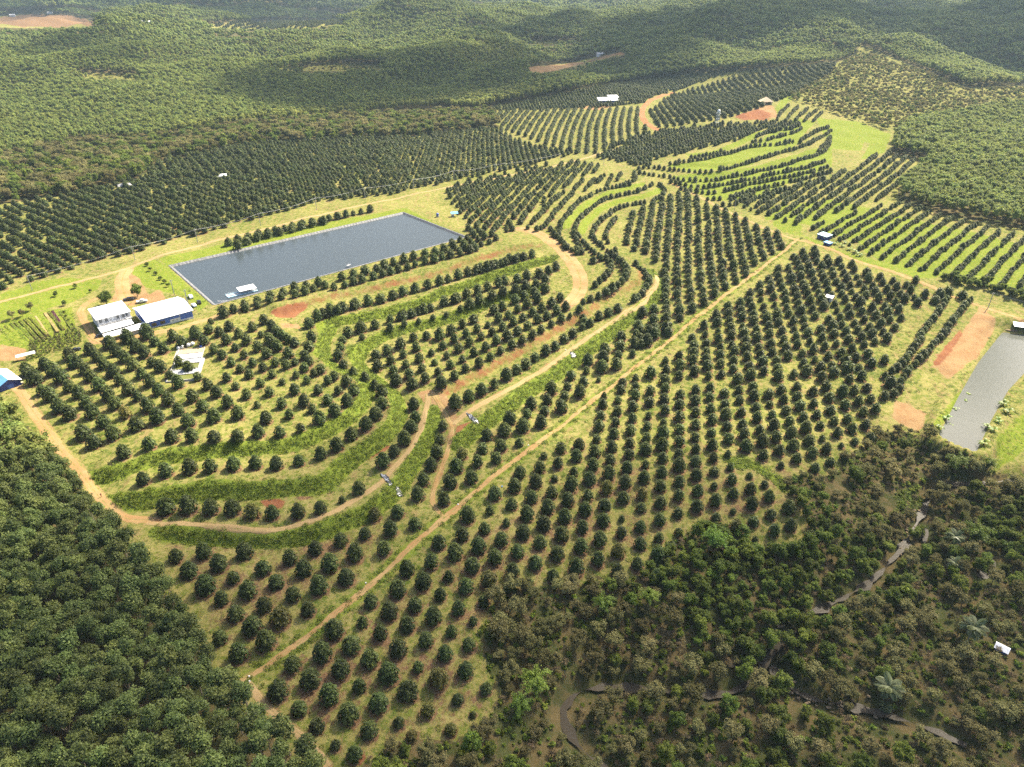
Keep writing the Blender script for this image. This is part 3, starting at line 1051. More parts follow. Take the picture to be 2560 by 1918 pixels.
D_T3R = [(1228,100,32),(1360,55,48),(1498,25,50),(1620,80,52),(1750,45,50),(1885,100,48),(1890,10,45),(2010,70,55),(2140,35,55),(2140,130,48),(1478,120,50),(1337,165,45),(1197,200,50),(1045,240,52),(1740,140,45),(1605,185,52),(1868,205,50),(2010,172,35),(2135,240,50),(1458,230,40),(1310,275,32),(1165,315,55),(1002,345,58),(1728,250,55),(1580,295,58),(1855,320,55),(1998,285,52),(2125,345,50),(1440,335,58),(1288,390,52),(850,405,60),(1132,430,55),(1712,365,55,1),(1565,415,48),(1840,435,55),(1985,405,50,1),(1412,455,55),(2125,470,52),(978,480,52),(1260,510,60),(1978,505,45),(1697,490,55),(812,525,40),(1545,530,58),(1388,585,60),(1098,565,62),(640,575,65),(2120,600,52),(1685,610,58),(938,615,35),(1228,640,65),(1970,655,50),(1525,660,52),(1830,580,28),(772,668,52),(600,715,60),(1068,705,62),(1825,700,48),(1365,720,62),(2115,735,42),(1660,755,60),(900,755,58),(420,780,62),(1200,775,58),(1970,785,55),(1512,810,60),(725,810,65),(1800,845,62,1),(2105,870,58),(1025,845,60),(545,860,68),(1330,865,62),(852,895,62),(1645,905,55),(1950,935,52),(362,925,60),(1162,935,60),(678,955,65),(1478,970,65),(1795,995,55),(985,1000,60),(1300,1030,52),(175,985,65),(493,1030,48),(805,1065,72,1),(2100,1030,52),(300,1080,68),(105,1140,72),(628,1115,65),(430,1175,52),(1115,1085,45),(945,1130,45),(1430,1110,45),(235,1235,68),(765,1210,45)]
D_T4R = [(225,30,40),(200,110,34),(82,145,42),(335,10,38),(332,78,45),(315,165,47),(195,200,42),(68,230,42),(448,45,45),(442,130,45),(312,252,40),(435,225,30),(182,280,40),(55,315,48),(170,372,48),(38,405,38,1),(32,510,50),(565,20,40),(555,105,48),(560,190,45),(680,70,42),(675,150,47),(672,240,47),(552,280,32),(425,310,40),(298,345,48),(155,475,48),(145,570,45),(22,615,48),(795,40,42),(795,120,48),(797,210,45),(797,300,47),(675,335,45),(545,370,55),(420,405,42),(295,430,42),(410,500,52),(283,530,48),(133,685,55),(10,725,45),(908,20,40),(905,90,42),(912,180,44),(922,265,46),(1020,60,44),(1025,140,40),(1030,230,50),(1040,315,44),(922,355,40),(795,395,42),(675,430,48),(545,455,58),(270,635,50),(115,795,55),(1130,35,40),(1135,115,42),(1147,205,42),(1160,290,40),(1170,375,47),(1052,412,48),(925,460,50),(800,490,43),(670,525,43),(540,560,45),(410,600,35),(258,750,53),(1240,15,42),(1247,85,48),(1262,165,42),(1270,250,47),(1290,345,44),(1310,435,52),(1185,475,52),(1048,520,33),(935,555,43),(800,585,50),(670,620,55),(538,665,48),(400,715,52),(240,865,55),(100,920,55),(1360,70,45),(1370,140,32),(1385,228,38),(1400,310,50),(1415,400,48),(1440,500,48),(1318,535,46),(1065,620,35),(942,660,45),(805,690,50),(672,740,50),(530,780,52),(387,835,48,1),(1455,35,46),(1475,110,40),(1495,195,43),(1520,280,43),(1535,370,50),(1550,465,52),(1575,560,45),(1455,605,32),(1215,685,30),(1075,725,48),(942,765,32),(815,810,50),(668,845,48),(525,895,52),(380,945,45),(90,1045,60),(240,1010,26),(1575,15,40),(1580,85,42),(1600,160,48),(1625,240,42),(1645,335,50),(1670,430,50),(1695,520,48),(1715,635,45),(1220,795,50),(1088,830,48),(952,885,52),(1330,755,35),(810,930,52),(665,975,48),(1700,50,45),(1705,140,40),(1730,220,40),(1757,305,38),(1775,400,30),(1803,490,48),(1835,590,42),(1232,910,52),(1362,855,50),(1090,955,28,2),(958,1005,42),(1380,985,48),(1512,945,58),(1245,1040,48),(1800,15,45),(1825,95,46),(1832,195,48),(1862,275,40),(1888,365,45),(1922,450,25),(1925,60,50),(1950,150,45),(1965,260,42),(2000,335,48),(2025,425,35),(1945,550,40),(2015,40,42),(2048,125,45),(2085,205,42),(2105,300,45),(2135,405,45),(2115,20,42),(2145,100,40),(2180,180,45),(1530,1075,52),(1405,1115,50),(1110,1090,60,1),(1260,1170,28),(1680,1145,45),(1555,1215,30),(1375,1255,30),(520,1030,50),(370,1080,52),(230,1130,45),(62,1185,58),(520,1160,40),(375,1210,58),(668,1115,35),(205,1250,60),(612,1220,40),(510,1270,50)]
D_T1ROW = [(1095,905,55),(1268,845,60),(1455,820,62),(1612,810,60),(1790,795,60),(1958,785,55),(2120,790,58)]
D_T1ROWB = [(818,1195,48),(985,1145,52),(1110,1080,58),(1220,1000,55),(1335,920,58),(1410,840,58),(1460,760,55),(1455,665,52),(1400,610,40),(1325,555,40),(1235,510,38),(1160,460,42),(1120,385,45),(1140,325,40),(1155,265,35),(1195,215,45)]
D_UP = [[(945,705,58),(1140,640,55),(1318,585,58),(1470,580,55),(1640,585,55),(1820,580,55),(1980,550,55),(2145,545,50)],
 [(635,560,66),(715,625,60),(865,560,60),(1045,495,65),(1205,440,62),(1440,465,58),(1640,430,60),(1825,405,55),(2040,440,50)],
 [(450,355,62),(530,410,60),(705,400,58),(790,470,58),(955,400,50,1),(1130,350,58),(1365,380,50),(1550,345,52),(1745,320,50),(1970,330,32),(2160,325,45)],
 [(380,270,60),(655,320,52),(880,330,55),(1050,270,45),(1290,300,55),(1475,275,52),(1660,240,50),(1890,255,42),(2065,235,42)],
 [(320,225,45),(530,200,50),(600,245,50),(825,260,55),(985,220,55),(1215,225,52),(1365,170,52),(1590,185,48),(1805,185,35),(1995,165,40),(2165,150,30)],
 [(265,140,65),(465,125,58),(755,190,58),(915,145,45),(1145,160,50),(1300,105,42),(1515,115,40),(1735,125,40),(1910,105,42),(2085,95,38)],
 [(205,80,55),(405,75,60),(645,65,50),(690,120,52),(865,85,58),(1080,95,48),(1230,50,50),(1445,50,48),(1840,55,38),(2015,45,38)],
 [(340,25,50),(560,20,50),(790,25,50),(1015,35,55),(1165,10,45),(1370,10,45),(1770,10,40),(1935,10,38),(2110,10,40),(2195,30,40)]]
D_UPH = [(840,730,55),(975,690,55),(1125,655,58),(1185,710,45),(1250,765,48),(890,790,50),(1035,755,55),(1105,800,50),(950,835,52),(690,780,50),(740,830,48),(795,880,48),(530,820,50),(585,875,50),(1325,675,48),(1395,720,48),(1500,655,52),(1560,705,48),(1640,770,42),(1700,810,42),(1600,615,42),(1615,550,28),(1680,640,40,1),(1755,600,45),(1735,700,45),(1805,755,38),(1870,810,35),(1830,650,42),(1890,700,45),(1935,605,42),(2000,650,30),(2025,550,42),(1975,755,45),(2045,805,45,1)]
D_UPL2 = [(610,170,45),(650,205,45),(690,235,45),(735,265,45),(785,290,42),(590,265,45),(615,290,46),(655,320,46),(735,375,48),(640,425,45),(570,380,40,1),(545,480,38),(465,430,45),(395,380,32),(500,330,45),(415,270,45),(330,325,40),(225,380,45),(295,435,45),(370,485,42),(440,540,42),(165,335,45),(525,225,28),(450,175,40),(355,220,45),(550,120,40),(260,270,45),(615,525,42),(590,660,45),(690,755,45),(560,870,55),(785,655,48),(745,835,42),(860,740,50),(920,795,42),(965,650,42),(830,940,40),(975,875,55),(1040,730,48),(1095,815,55),(1190,740,52),(1120,650,38),(1240,655,50),(1185,585,48),(1090,540,42),(1040,575,38),(690,580,30),(795,525,32),(880,570,35),(715,465,45),(785,430,35),(895,430,40),(860,480,40),(935,515,38),(985,490,45),(895,150,48),(915,250,45),(895,320,45),(865,385,42)]
D_MID = [(1005,70,45),(1120,40,42),(1235,10,40),(1295,180,52),(1405,155,42),(1520,110,35),(1520,170,35),(1305,240,30),(1630,80,40),(1630,140,28),(1735,50,38),(1740,115,25),(1830,25,38),(1850,85,25),(1955,65,25),(2060,25,28),(1410,385,42),(1420,470,48),(1500,350,48),(1525,425,42),(1545,495,40),(1565,580,52),(1600,300,48),(1620,375,35),(1640,450,38),(1665,530,42),(1690,610,52),(1700,250,38),(1720,325,42),(1745,410,42),(1765,480,38),(1790,560,42),(1800,235,38)]
D_BENCH = [(545,755,58),(650,705,52),(748,655,52),(845,605,42),(940,545,52),(1018,500,45),(1090,455,48),(1160,400,42),(1240,355,45),(1312,315,42),(1380,265,45),(1450,220,42),(1527,165,30),(1583,140,35),(1650,90,42),(1725,60,42),(1795,25,40)]
D_IN = [(730,445,42),(625,485,40),(538,540,42),(437,600,52),(690,365,40),(600,410,35),(510,460,40),(415,510,38),(312,560,42),(815,395,38),(780,320,42),(655,285,42),(570,335,42),(480,385,32),(387,435,32),(290,480,38),(215,610,52),(190,530,40),(895,345,35),(862,275,40),(745,240,35),(630,220,38),(540,260,38),(450,310,38),(362,360,32),(270,405,40),(168,455,38),(982,305,40),(945,240,48),(830,205,35),(715,180,35),(515,200,45),(425,235,48),(320,230,40),(240,330,42),(150,380,35),(70,495,42),(90,580,52),(1060,265,38),(1025,200,42),(910,170,40),(797,150,32),(688,115,45),(1140,225,38,1),(1103,160,40),(992,130,40),(878,105,40),(600,150,38),(1205,185,35),(1180,115,42),(1065,100,38),(955,80,35),(845,40,45),(1285,140,32),(1250,85,40),(1140,55,38),(1025,30,35,1),(1362,100,38),(1325,45,42),(1210,25,40),(910,15,40),(1430,70,22),(1500,30,35),(1395,15,40),(125,310,48),(45,430,42),(220,260,38)]
D_STRIP = [(790,1000,52),(755,1100,45),(718,1195,50),(965,880,55),(925,970,58),(900,1065,55),(865,1165,52),(1130,755,50),(1100,835,40),(1065,935,58),(1040,1030,42),(1285,650,52),(1255,730,45),(1232,810,42),(1205,905,52),(1435,545,45),(1410,625,38),(1385,695,42),(1362,785,55),(1565,430,48),(1555,500,32),(1530,590,45),(1505,670,50),(1695,345,50),(1685,410,50),(1675,485,52),(1650,560,22),(1820,250,48),(1815,320,48),(1802,380,38),(1785,460,48),(1950,160,45),(1935,230,38),(1925,300,48),(1910,370,32),(1985,65,45),(2075,40,45),(2070,115,45),(2035,215,48),(2020,285,48),(2165,105,42),(2160,185,48)]
SURVEY = [('right', 'T1', D_T1R), ('low', 'T1', D_T1L), ('low', 'T2', D_LOW), ('bench2', 'T2', D_T2ROW), ('bench2', 'L2', D_T2ROWB), ('strip', 'T3', D_STRIPB), ('strip', 'L2', D_STRIPC),
 ('strip', 'T3', D_T3S), ('right', 'T3', D_T3R), ('right', 'T4', D_T4R), ('bench1', 'L1', D_T1ROW), ('bench1', 'L2', D_T1ROWB)] + [('up%d' % i, 'L1', r) for i, r in enumerate(D_UP)] + \
 [('upper', 'H3', D_UPH), ('upper', 'L2', D_UPL2), ('inner', 'L2', D_MID), ('bench0', 'T6', D_BENCH), ('inner', 'T6', D_IN), ('strip', 'T6', D_STRIP)]

# rows of trees further off, as lines on the survey picture
ROWS = [('R4', [(20,150),(85,132),(150,117),(205,103),(255,92),(300,78),(350,68),(400,60),(450,46),(500,36),(550,22),(600,12),(640,4)], 7.0), ('R4', [(60,165),(140,128),(250,105),(340,80),(440,58)], 9.0), ('R4', [(0,462),(45,440),(100,440),(165,415),(220,395),(285,380),(345,370),(395,350),(450,335),(500,345),(555,325),(605,310),(655,300),(705,285),(755,270),(800,260),(850,240),(890,230),(935,220),(980,205),(1025,200),(1065,190),(1110,175)], 6.6),
 ('R4', [(90,425),(160,400),(230,375),(285,360),(345,345),(400,335),(480,310),(545,295),(600,280),(650,272),(745,235),(830,210),(880,205),(930,190),(1000,170),(1055,160)], 7.5),
 ('R4', [(375,505),(435,460),(505,445),(570,425),(635,410),(695,400),(755,380),(810,360),(870,345),(935,330),(990,310),(1035,298),(1070,285),(1125,270),(1175,255),(1225,240),(1300,212)], 8.0),
 ('R4', [(545,545),(600,525),(665,515),(730,490),(795,475),(855,455),(910,440),(965,415),(1015,400),(1065,380),(1110,365),(1160,350),(1210,330)], 8.0),
 ('R4', [(860,490),(920,475),(980,460),(1040,435),(1090,420),(1140,400),(1190,385),(1235,370)], 8.5),
 ('R5', [(0,525),(45,510),(85,495),(135,485),(185,465),(235,455),(285,440),(330,425),(375,415)], 7.5),
 ('R5', [(25,615),(75,590),(125,575),(175,560),(220,545),(270,530),(320,520),(375,510),(425,490),(475,470)], 8.0),
 ('R5', [(105,630),(155,610),(200,600),(245,585),(300,570),(345,555),(390,545),(430,530)], 8.0),
 ('R5', [(200,660),(240,640),(290,620),(335,600),(380,585),(430,565)], 8.0),
 ('R5', [(300,655),(350,630),(395,610)], 8.0), ('R5', [(410,650),(450,630),(495,605)], 8.0), ('R5', [(440,690),(480,660),(520,640)], 8.0), ('R5', [(500,690),(540,680)], 7.5),
 ('R5', [(395,300),(440,270),(480,215),(520,170),(550,140)], 5.2), ('R5', [(350,290),(380,260),(420,220),(470,165),(510,135)], 5.4),
 ('R5', [(455,300),(485,335),(530,385),(570,400)], 5.5),
 ('R5', [(520,385),(490,340),(490,290),(520,240),(560,190),(610,160),(650,135),(700,120),(760,110),(800,100)], 5.0),
 ('R5', [(590,400),(560,330),(555,300),(590,240),(640,200),(690,165),(740,155),(800,140),(860,125),(900,100)], 5.0),
 ('R5', [(700,440),(650,405),(600,365),(575,325),(560,300)], 5.0),
 ('R5', [(700,390),(655,355),(632,320),(650,285),(690,245),(730,215),(780,195),(840,185),(900,175),(940,155),(965,125),(930,100)], 4.8),
 ('R5', [(705,355),(690,315),(720,275),(740,250)], 5.2), ('R5', [(600,125),(620,105),(645,80)], 5.0), ('R5', [(560,122),(575,105),(592,82)], 5.0),
 ('R5', [(660,90),(690,62)], 5.0), ('R5', [(700,105),(722,65)], 5.0), ('R5', [(745,80),(762,55)], 5.2), ('R5', [(770,102),(800,92),(832,78),(820,60)], 5.0),
 ('R5', [(650,545),(690,510),(720,480),(720,445)], 6.0), ('R5', [(640,440),(690,430),(740,400)], 6),
 ('R5', [(600,620),(645,600),(695,575),(740,555),(780,520),(795,485),(770,450),(740,420)], 6.2),
 ('R5', [(665,690),(710,670),(750,650)], 6.5), ('R5', [(825,610),(860,580),(880,540),(890,510),(860,480),(830,450)], 5.5), ('R5', [(580,655),(610,720),(590,735)], 7),
 ('R6', [(935,430),(905,475),(870,520),(830,565),(815,605),(790,640),(760,685),(725,720),(690,745)], 5.2),
 ('R6', [(1040,430),(985,485),(950,530),(920,580),(890,620),(850,655),(815,695),(770,735)], 5.4), ('R6', [(880,440),(905,395),(960,410),(1000,420)], 7.5),
 ('R7', [(825,20),(790,50),(760,80),(735,120),(705,175),(660,190)], 6.0), ('R7', [(710,50),(680,80),(655,95)], 6), ('R7', [(685,135),(735,150)], 6.5),
 ('R8', [(420,330),(470,325),(560,335),(640,345),(720,350),(800,335),(880,310),(950,290),(1040,262),(1130,240),(1170,215)], 5.0),
 ('R8', [(400,350),(480,360),(560,372),(640,385),(740,385),(840,365),(930,345),(1010,330),(1110,300),(1200,275),(1250,250),(1262,215)], 5.0),
 ('R8', [(560,390),(640,410),(720,415),(800,400),(880,385),(970,365),(1060,345),(1150,330),(1240,300)], 5.2),
 ('R8', [(600,420),(700,440),(780,435),(870,410),(960,390),(1060,370),(1160,350),(1250,325)], 5.2),
 ('R8', [(720,465),(800,465),(880,440),(970,415),(1070,392),(1170,368),(1265,345)], 5.4), ('R8', [(760,490),(840,490),(930,462),(1030,435),(1130,405),(1230,380)], 5.6),
 ('R8', [(560,310),(640,300),(730,285),(800,268),(850,255),(900,235),(960,230),(1050,225),(1110,212)], 5.4),
 ('R8', [(650,285),(730,270),(780,258)], 5.5), ('R8', [(920,215),(985,205),(1040,190),(1100,175),(1135,155)], 5.2), ('R8', [(940,190),(1000,165),(1080,160),(1130,140)], 5.2),
 ('R8', [(1130,215),(1160,190),(1205,165),(1255,150)], 5.4), ('R8', [(1150,235),(1190,210),(1240,185),(1265,165)], 5.4), ('R8', [(1210,260),(1240,225),(1262,200)], 5.4),
 ('R8', [(1030,118),(1040,90),(1080,55)], 5.2), ('R8', [(1070,122),(1085,95),(1120,62)], 5.2), ('R8', [(1110,122),(1130,95),(1165,68)], 5.2), ('R8', [(1150,122),(1170,100),(1200,78)], 5.2), ('R8', [(1190,122),(1215,95),(1225,85)], 5.2)]

# blocks of far trees: outline (survey picture), row line, spacing in the row, spacing of the rows, triangular?
BLOCKS = [
 ('O', [(-20,455),(140,425),(300,388),(345,352),(520,314),(700,302),(900,294),(1080,276),(1100,300),(1180,322),(1250,332),(1130,362),(1000,387),(850,420),(700,437),(560,470),(420,510),(280,548),(130,590),(-20,632)], [(60,480),(250,560)], 6.4, 8.0, 0, 2.45),
 ('O', [(1062,242),(1200,238),(1380,237),(1384,268),(1400,282),(1290,338),(1200,322),(1090,282)], [(1150,318),(1190,240)], 5.4, 9.0, 0, 2.35),
 ('O', [(1040,240),(1180,212),(1300,188),(1500,162),(1600,148),(1440,205),(1395,222),(1320,232),(1240,236),(1062,240)], [(1150,235),(1300,200)], 6.0, 6.8, 0, 2.4),
 ('O', [(1405,272),(1402,242),(1450,207),(1640,152),(1805,139),(1795,160),(1715,205),(1640,236),(1560,258),(1435,277)], [(1480,272),(1440,218)], 5.2, 9.0, 0, 2.4),
 ('O', [(1275,340),(1330,312),(1400,288),(1560,268),(1700,264),(1740,272),(1560,312),(1480,330),(1410,350),(1400,362),(1340,352)], [(1300,330),(1420,290)], 5.6, 7.4, 0, 2.3),
 ('O', [(1560,430),(1640,418),(1760,395),(1850,362),(1905,330),(1990,348),(1930,425),(1715,488),(1690,478),(1620,458)], [(1730,480),(1880,360)], 5.0, 8.0, 0, 2.1),
 ('O', [(1745,492),(1930,438),(2215,512),(2300,540),(2300,700),(2215,640),(2140,628),(2000,590),(1850,545)], [(1840,525),(1935,455)], 4.2, 8.3, 0, 1.75),
 ('R5', [(0,120),(120,100),(330,40),(560,10),(690,35),(640,62),(590,75),(545,110),(500,130),(440,170),(400,220),(350,255),(300,300),(200,330),(120,300),(85,270),(0,190)], [(120,250),(330,60)], 6.4, 7.2, 1, 2.3),
 ('R5', [(0,350),(90,345),(85,300),(180,335),(300,305),(270,330),(180,370),(60,410),(0,430)], [(20,400),(200,340)], 7.0, 7.0, 1, 2.4),
 ('S', [(1590,832),(1640,800),(1645,752),(1662,690),(1612,640),(1562,612),(1555,560),(1590,530),(1640,508),(1692,482),(1722,488),(1830,532),(1900,567),(1962,595),(1958,622),(1890,685),(1830,730),(1760,785),(1700,828),(1650,862),(1600,880)], [(1698,790),(1690,560)], 7.6, 6.9, 1, 2.45),
 ('S', [(1512,1002),(1700,868),(1900,708),(1985,630),(2052,632),(2100,655),(2180,695),(2290,705),(2335,745),(2300,770),(2270,800),(2235,850),(2215,900),(2160,962),(1500,965)], 'fit', 8, 8, 1, 2.5),
 ('O', [(325,388),(345,352),(480,325),(640,345),(560,385)], [(430,385),(400,345)], 4.6, 10.0, 0, 2.7),
 ('P1', [(880,108),(1200,88),(1500,92),(1480,108),(1300,125),(1050,128),(920,125)], [(950,125),(1050,95)], 9, 13, 0, 3.6),
]

# ------------------------------------------------------------------ roads, bare ground, lawns: positions
ROADS = [
 ('dirt_road', 'straight orange dirt road running diagonally between the orchard blocks', 1.15, 'road', src('S', [(560,1722),(593,1706),(742,1614),(872,1510),(985,1408),(1110,1295),(1230,1194),(1357,1100),(1481,1001),(1680,848),(1760,778),(1903,671),(1975,615),(1994,597)])),
 ('dirt_track', 'narrow dirt track climbing from the road junction to the terraces', .9, 'road', np.vstack([src('T3', [(462,600),(385,515),(368,430),(400,330),(450,200),(510,20)]), src('T6', [(500,1085),(532,940),(480,865),(405,740),(370,670)])])),
 ('bench_track', 'wide dirt track along the bench above the weedy bank', 1.5, 'paleroad', np.vstack([src('T6', [(532,925),(620,845),(760,760),(1000,640),(1180,530),(1300,455),(1500,305),(1640,215),(1800,105),(1990,5)]), src('R5', [(880,600),(925,550),(920,510)])])),
 ('terrace_path', 'pale earth path along the lowest terrace edge', 1.3, 'paleroad', np.vstack([src('T6', [(350,690),(320,820),(290,950),(200,1130),(60,1270)]), src('T2', [(1830,20),(1660,130),(1450,255),(1200,350),(900,395),(600,365),(300,335),(20,330)])])),
 ('yard_track', 'wide bare orange earth track beside the curved terraces', 4.2, 'road', src('R5', [(315,305),(360,308),(420,335),(480,375),(535,430),(575,490),(590,560),(560,610),(530,640)])),
 ('pond_track', 'long orange track running past the reservoir along the utility poles', 1.7, 'paleroad', src('O', [(-60,668),(0,652),(110,622),(240,592),(300,568),(420,533),(560,498),(700,462),(800,440),(900,418),(1000,397),(1150,370),(1250,346),(1340,318)])),
 ('yard_drive', 'bare earth drive leading down to the farm yard', 3.4, 'road', src('O', [(275,582),(262,605),(268,640),(285,655)])),
 ('garden_path', 'curved red earth path around the vegetable garden', 2.0, 'road', src('O', [(222,642),(182,655),(172,680),(190,705),(205,735),(240,745)])),
 ('shed_track', 'earth track passing below the blue warehouse', 2.2, 'road', src('O', [(215,735),(300,728),(380,712),(450,690),(520,672)])),
 ('red_track', 'bright red earth track bending between the far orchard blocks', 3.4, 'redroad', src('O', [(1455,200),(1415,212),(1392,228),(1384,246),(1394,268),(1425,283)])),
 ('edge_track', 'orange track along the edge of the lime green field', 1.5, 'road', np.vstack([src('O', [(1450,396),(1530,435),(1600,472),(1700,512)]), src('R6', [(270,178),(330,188),(460,235),(540,275),(640,300),(760,345),(900,400),(1060,465),(1150,490),(1260,530)])])),
 ('forest_path', 'red earth path along the edge of the rubber stand', 2.2, 'road', src('L1', [(100,180),(170,260),(250,390),(350,530),(450,680),(590,830),(690,960),(790,1090),(900,1190),(1000,1230),(1190,1230)])),
 ('footpath', 'faint earth footpath below the rubber stand corner', 1.0, 'paleroad', src('T1', [(180,640),(290,780),(450,930),(620,1060),(750,1200),(800,1284)])),
]
_roads_w = []
for nm, lb, w, mt, line in ROADS:
    wl = smooth(cast(line), 2)
    _roads_w.append((nm, lb, w, mt, wl))
    paint_line('soil', wl, w + .3, .85, 1.6)
    if nm == 'dirt_road':
        paint_line('weed', wl, 3.6, .52, 1.4)

SOIL_POLYS = [('soil', 'T6', [(250,680),(360,660),(480,700),(560,870),(540,960),(480,860),(380,790),(320,760)]), ('soil', 'R6', [(1080,470),(1150,530),(1140,570),(1060,700),(980,738),(860,738),(960,640),(1030,540)]),
 ('soil', 'R7', [(700,210),(760,230),(840,270),(830,330),(780,345),(690,290)]), ('soil', 'R7', [(880,10),(960,0),(1060,0),(1000,70),(940,120),(900,90)]), ('red', 'R7', [(685,640),(745,655),(740,690),(690,690)]),
 ('red', 'R6', [(870,720),(930,640),(990,570),(1000,590),(940,680),(890,735)]),
 ('red', 'R4', [(210,455),(340,420),(370,425),(310,485),(230,480)]), ('soil', 'R4', [(240,505),(330,515),(345,535),(260,530)]), ('red', 'R4', [(780,430),(870,395),(895,420),(800,445)]),
 ('red', 'T6', [(1250,530),(1330,430),(1425,480),(1330,545)]), ('red', 'T6', [(560,940),(690,900),(690,950),(590,1010),(545,1010)]), ('red', 'L2', [(1310,1150),(1480,1080),(1540,1080),(1480,1140),(1330,1200)]),
 ('red', 'T2', [(890,150),(1000,130),(1080,170),(1060,220),(940,210)]), ('straw', 'T2', [(1150,110),(1290,60),(1300,150),(1180,160)]),
 ('soil', 'O', [(270,585),(250,630),(240,650),(330,655),(300,600)]), ('soil', 'O', [(320,640),(345,625),(360,650),(330,665)]), ('soil', 'H3', [(640,600),(760,680),(770,740),(690,740)]), ('soil', 'H3', [(0,740),(200,780),(190,860),(0,870)]),
 ('soil', 'P2', [(280,470),(340,455),(400,455),(440,462),(380,475)]), ('red', 'P2', [(960,505),(1060,470),(1120,490),(1110,520),(1010,520)]), ('soil', 'P2', [(1000,490),(1090,450),(1130,460),(1150,510),(1000,510)]),
 ('soil', 'P8', [(1190,560),(1300,480),(1420,540),(1600,600),(1760,650),(1700,700),(1560,640),(1420,600),(1260,600),(1250,680),(1200,650)]), ('red', 'P8', [(1060,190),(1140,150),(1150,220),(1080,240)]), ('red', 'P8', [(240,260),(330,250),(310,350),(270,340)]),
 ('red', 'P8', [(210,210),(260,200),(260,260),(215,250)]), ('red', 'P8', [(760,350),(800,340),(800,380),(770,380)]), ('soil', 'P8', [(2090,230),(2160,200),(2180,260),(2110,270)]), ('soil', 'P8', [(300,800),(380,770),(420,828),(320,828)]), ('red', 'T1', [(1560,1100),(1650,1090),(1650,1150),(1590,1180)]), ('red', 'T1', [(1790,1100),(1870,1080),(1850,1160),(1800,1170)]), ('red', 'T1', [(1000,1220),(1075,1190),(1080,1240),(1030,1260)]),
 ('soil', 'S', [(2060,1215),(2110,1200),(2130,1240),(2090,1260),(2060,1250)]), ('red', 'S', [(2180,1240),(2230,1245),(2250,1270),(2190,1270)]),
 ('straw', 'P1', [(-100,95),(20,70),(150,58),(300,62),(380,85),(450,102),(380,118),(250,124),(100,122),(-100,118)]), ('soil', 'P2', [(65,290),(180,280),(260,270),(400,238),(490,222),(485,240),(380,258),(250,290),(140,318),(80,312)]),
 ('straw', 'O', [(0,380),(60,375),(120,400),(80,430),(0,440)]), 
 ('straw', 'S', [(2010,1308),(2045,1305),(2070,1330),(2050,1350),(2020,1340)]), ('straw', 'S', [(1850,1480),(2000,1560),(2100,1650),(1950,1700),(1700,1700),(1400,1600),(1300,1800),(1500,1880),(1800,1850),(1700,1600)]),
 ('bright', 'R6', [(120,90),(200,85),(290,100),(420,150),(540,190),(700,260),(900,330),(1080,360),(1271,400),(1271,300),(1100,180),(690,60),(420,0),(160,30)]), ('bright', 'R6', [(160,120),(280,150),(440,215),(560,250),(760,300),(880,345),(800,345),(600,290),(440,235),(300,165)]),
 ('bright', 'R6', [(820,100),(1271,200),(1340,250),(1340,480),(1271,400),(1060,360),(820,330),(560,230),(640,90)]),
 ('bright', 'R8', [(560,330),(700,300),(860,250),(960,215),(1010,170),(1110,120),(1200,130),(1120,215),(1000,280),(860,340),(640,350)]), ('bright', 'R8', [(1200,110),(1290,130),(1420,180),(1400,260),(1280,250),(1230,180)]), ('bright', 'R8', [(1070,10),(1130,0),(1040,90),(1000,110)]),
 ('bright', 'R8', [(1000,580),(1060,550),(1130,560),(1140,620),(1060,620)]), ('bright', 'R8', [(560,370),(700,380),(900,350),(1100,300),(1271,240),(1271,330),(1100,400),(900,470),(760,480),(640,430)]),
 ('bright', 'O', [(1760,255),(1850,262),(1925,290),(1910,330),(1860,345),(1880,310),(1800,280)]), ('bright', 'R7', [(1150,380),(1230,300),(1300,260),(1300,400),(1220,480),(1150,520)]), ('bright', 'R7', [(1030,130),(1110,0),(1150,0),(900,330),(870,360),(860,330)]),
 ('bright', 'P3', [(0,440),(150,390),(300,370),(440,380),(420,420),(330,470),(180,510),(0,560)]), ('bright', 'P3', [(560,330),(660,290),(740,340),(900,480),(860,520),(800,450),(700,430),(600,400)]), ('bright', 'P3', [(680,290),(1100,190),(1740,70),(1750,90),(1740,95),(735,325)]), ('bright', 'P3', [(1740,65),(1990,190),(2010,200),(1750,88)]),
 ('bright', 'P3', [(0,570),(150,520),(310,500),(340,640),(140,690),(0,700)]), ('bright', 'P8', [(1840,200),(1900,130),(1950,140),(1940,180),(1870,240),(1830,250)]),
 ('bright', 'L2', [(940,130),(1080,130),(1040,250),(1020,400),(950,420),(920,380),(990,280)]), ('bright', 'L2', [(1230,400),(1330,290),(1380,290),(1300,400),(1330,500),(1260,480)]),
 ('weed', 'T4', [(980,560),(1180,560),(1400,690),(1500,740),(1480,850),(1380,740),(1240,660),(1080,640)]),
 ('weed', 'S', [(2240,1230),(2290,1210),(2310,1260),(2270,1290),(2235,1270)])]
for mk, tl, pl in SOIL_POLYS:
    far = TILE[tl][1] + np.mean([q[1] for q in pl]) * TILE[tl][2] < 330
    paint_poly(mk, W(tl, pl), 1.0, 9.0 if far else 2.6)

for pl, v_ in (([(600,1490),(980,1180),(1230,1000),(1500,1000),(1750,1000),(1830,1110),(1600,1160),(1450,1180),(1200,1280),(1080,1330),(1060,1500),(1000,1600),(750,1640),(560,1500)], .40), ([(300,1130),(520,1160),(800,1080),(930,1120),(540,1440),(420,1330)], .44), ([(1050,1000),(1400,760),(1450,740),(1060,1060)], .36), ([(700,880),(900,840),(950,900),(900,960),(780,1000)], .34)):
    paint_poly('straw', W('O', pl), v_, 8.0)

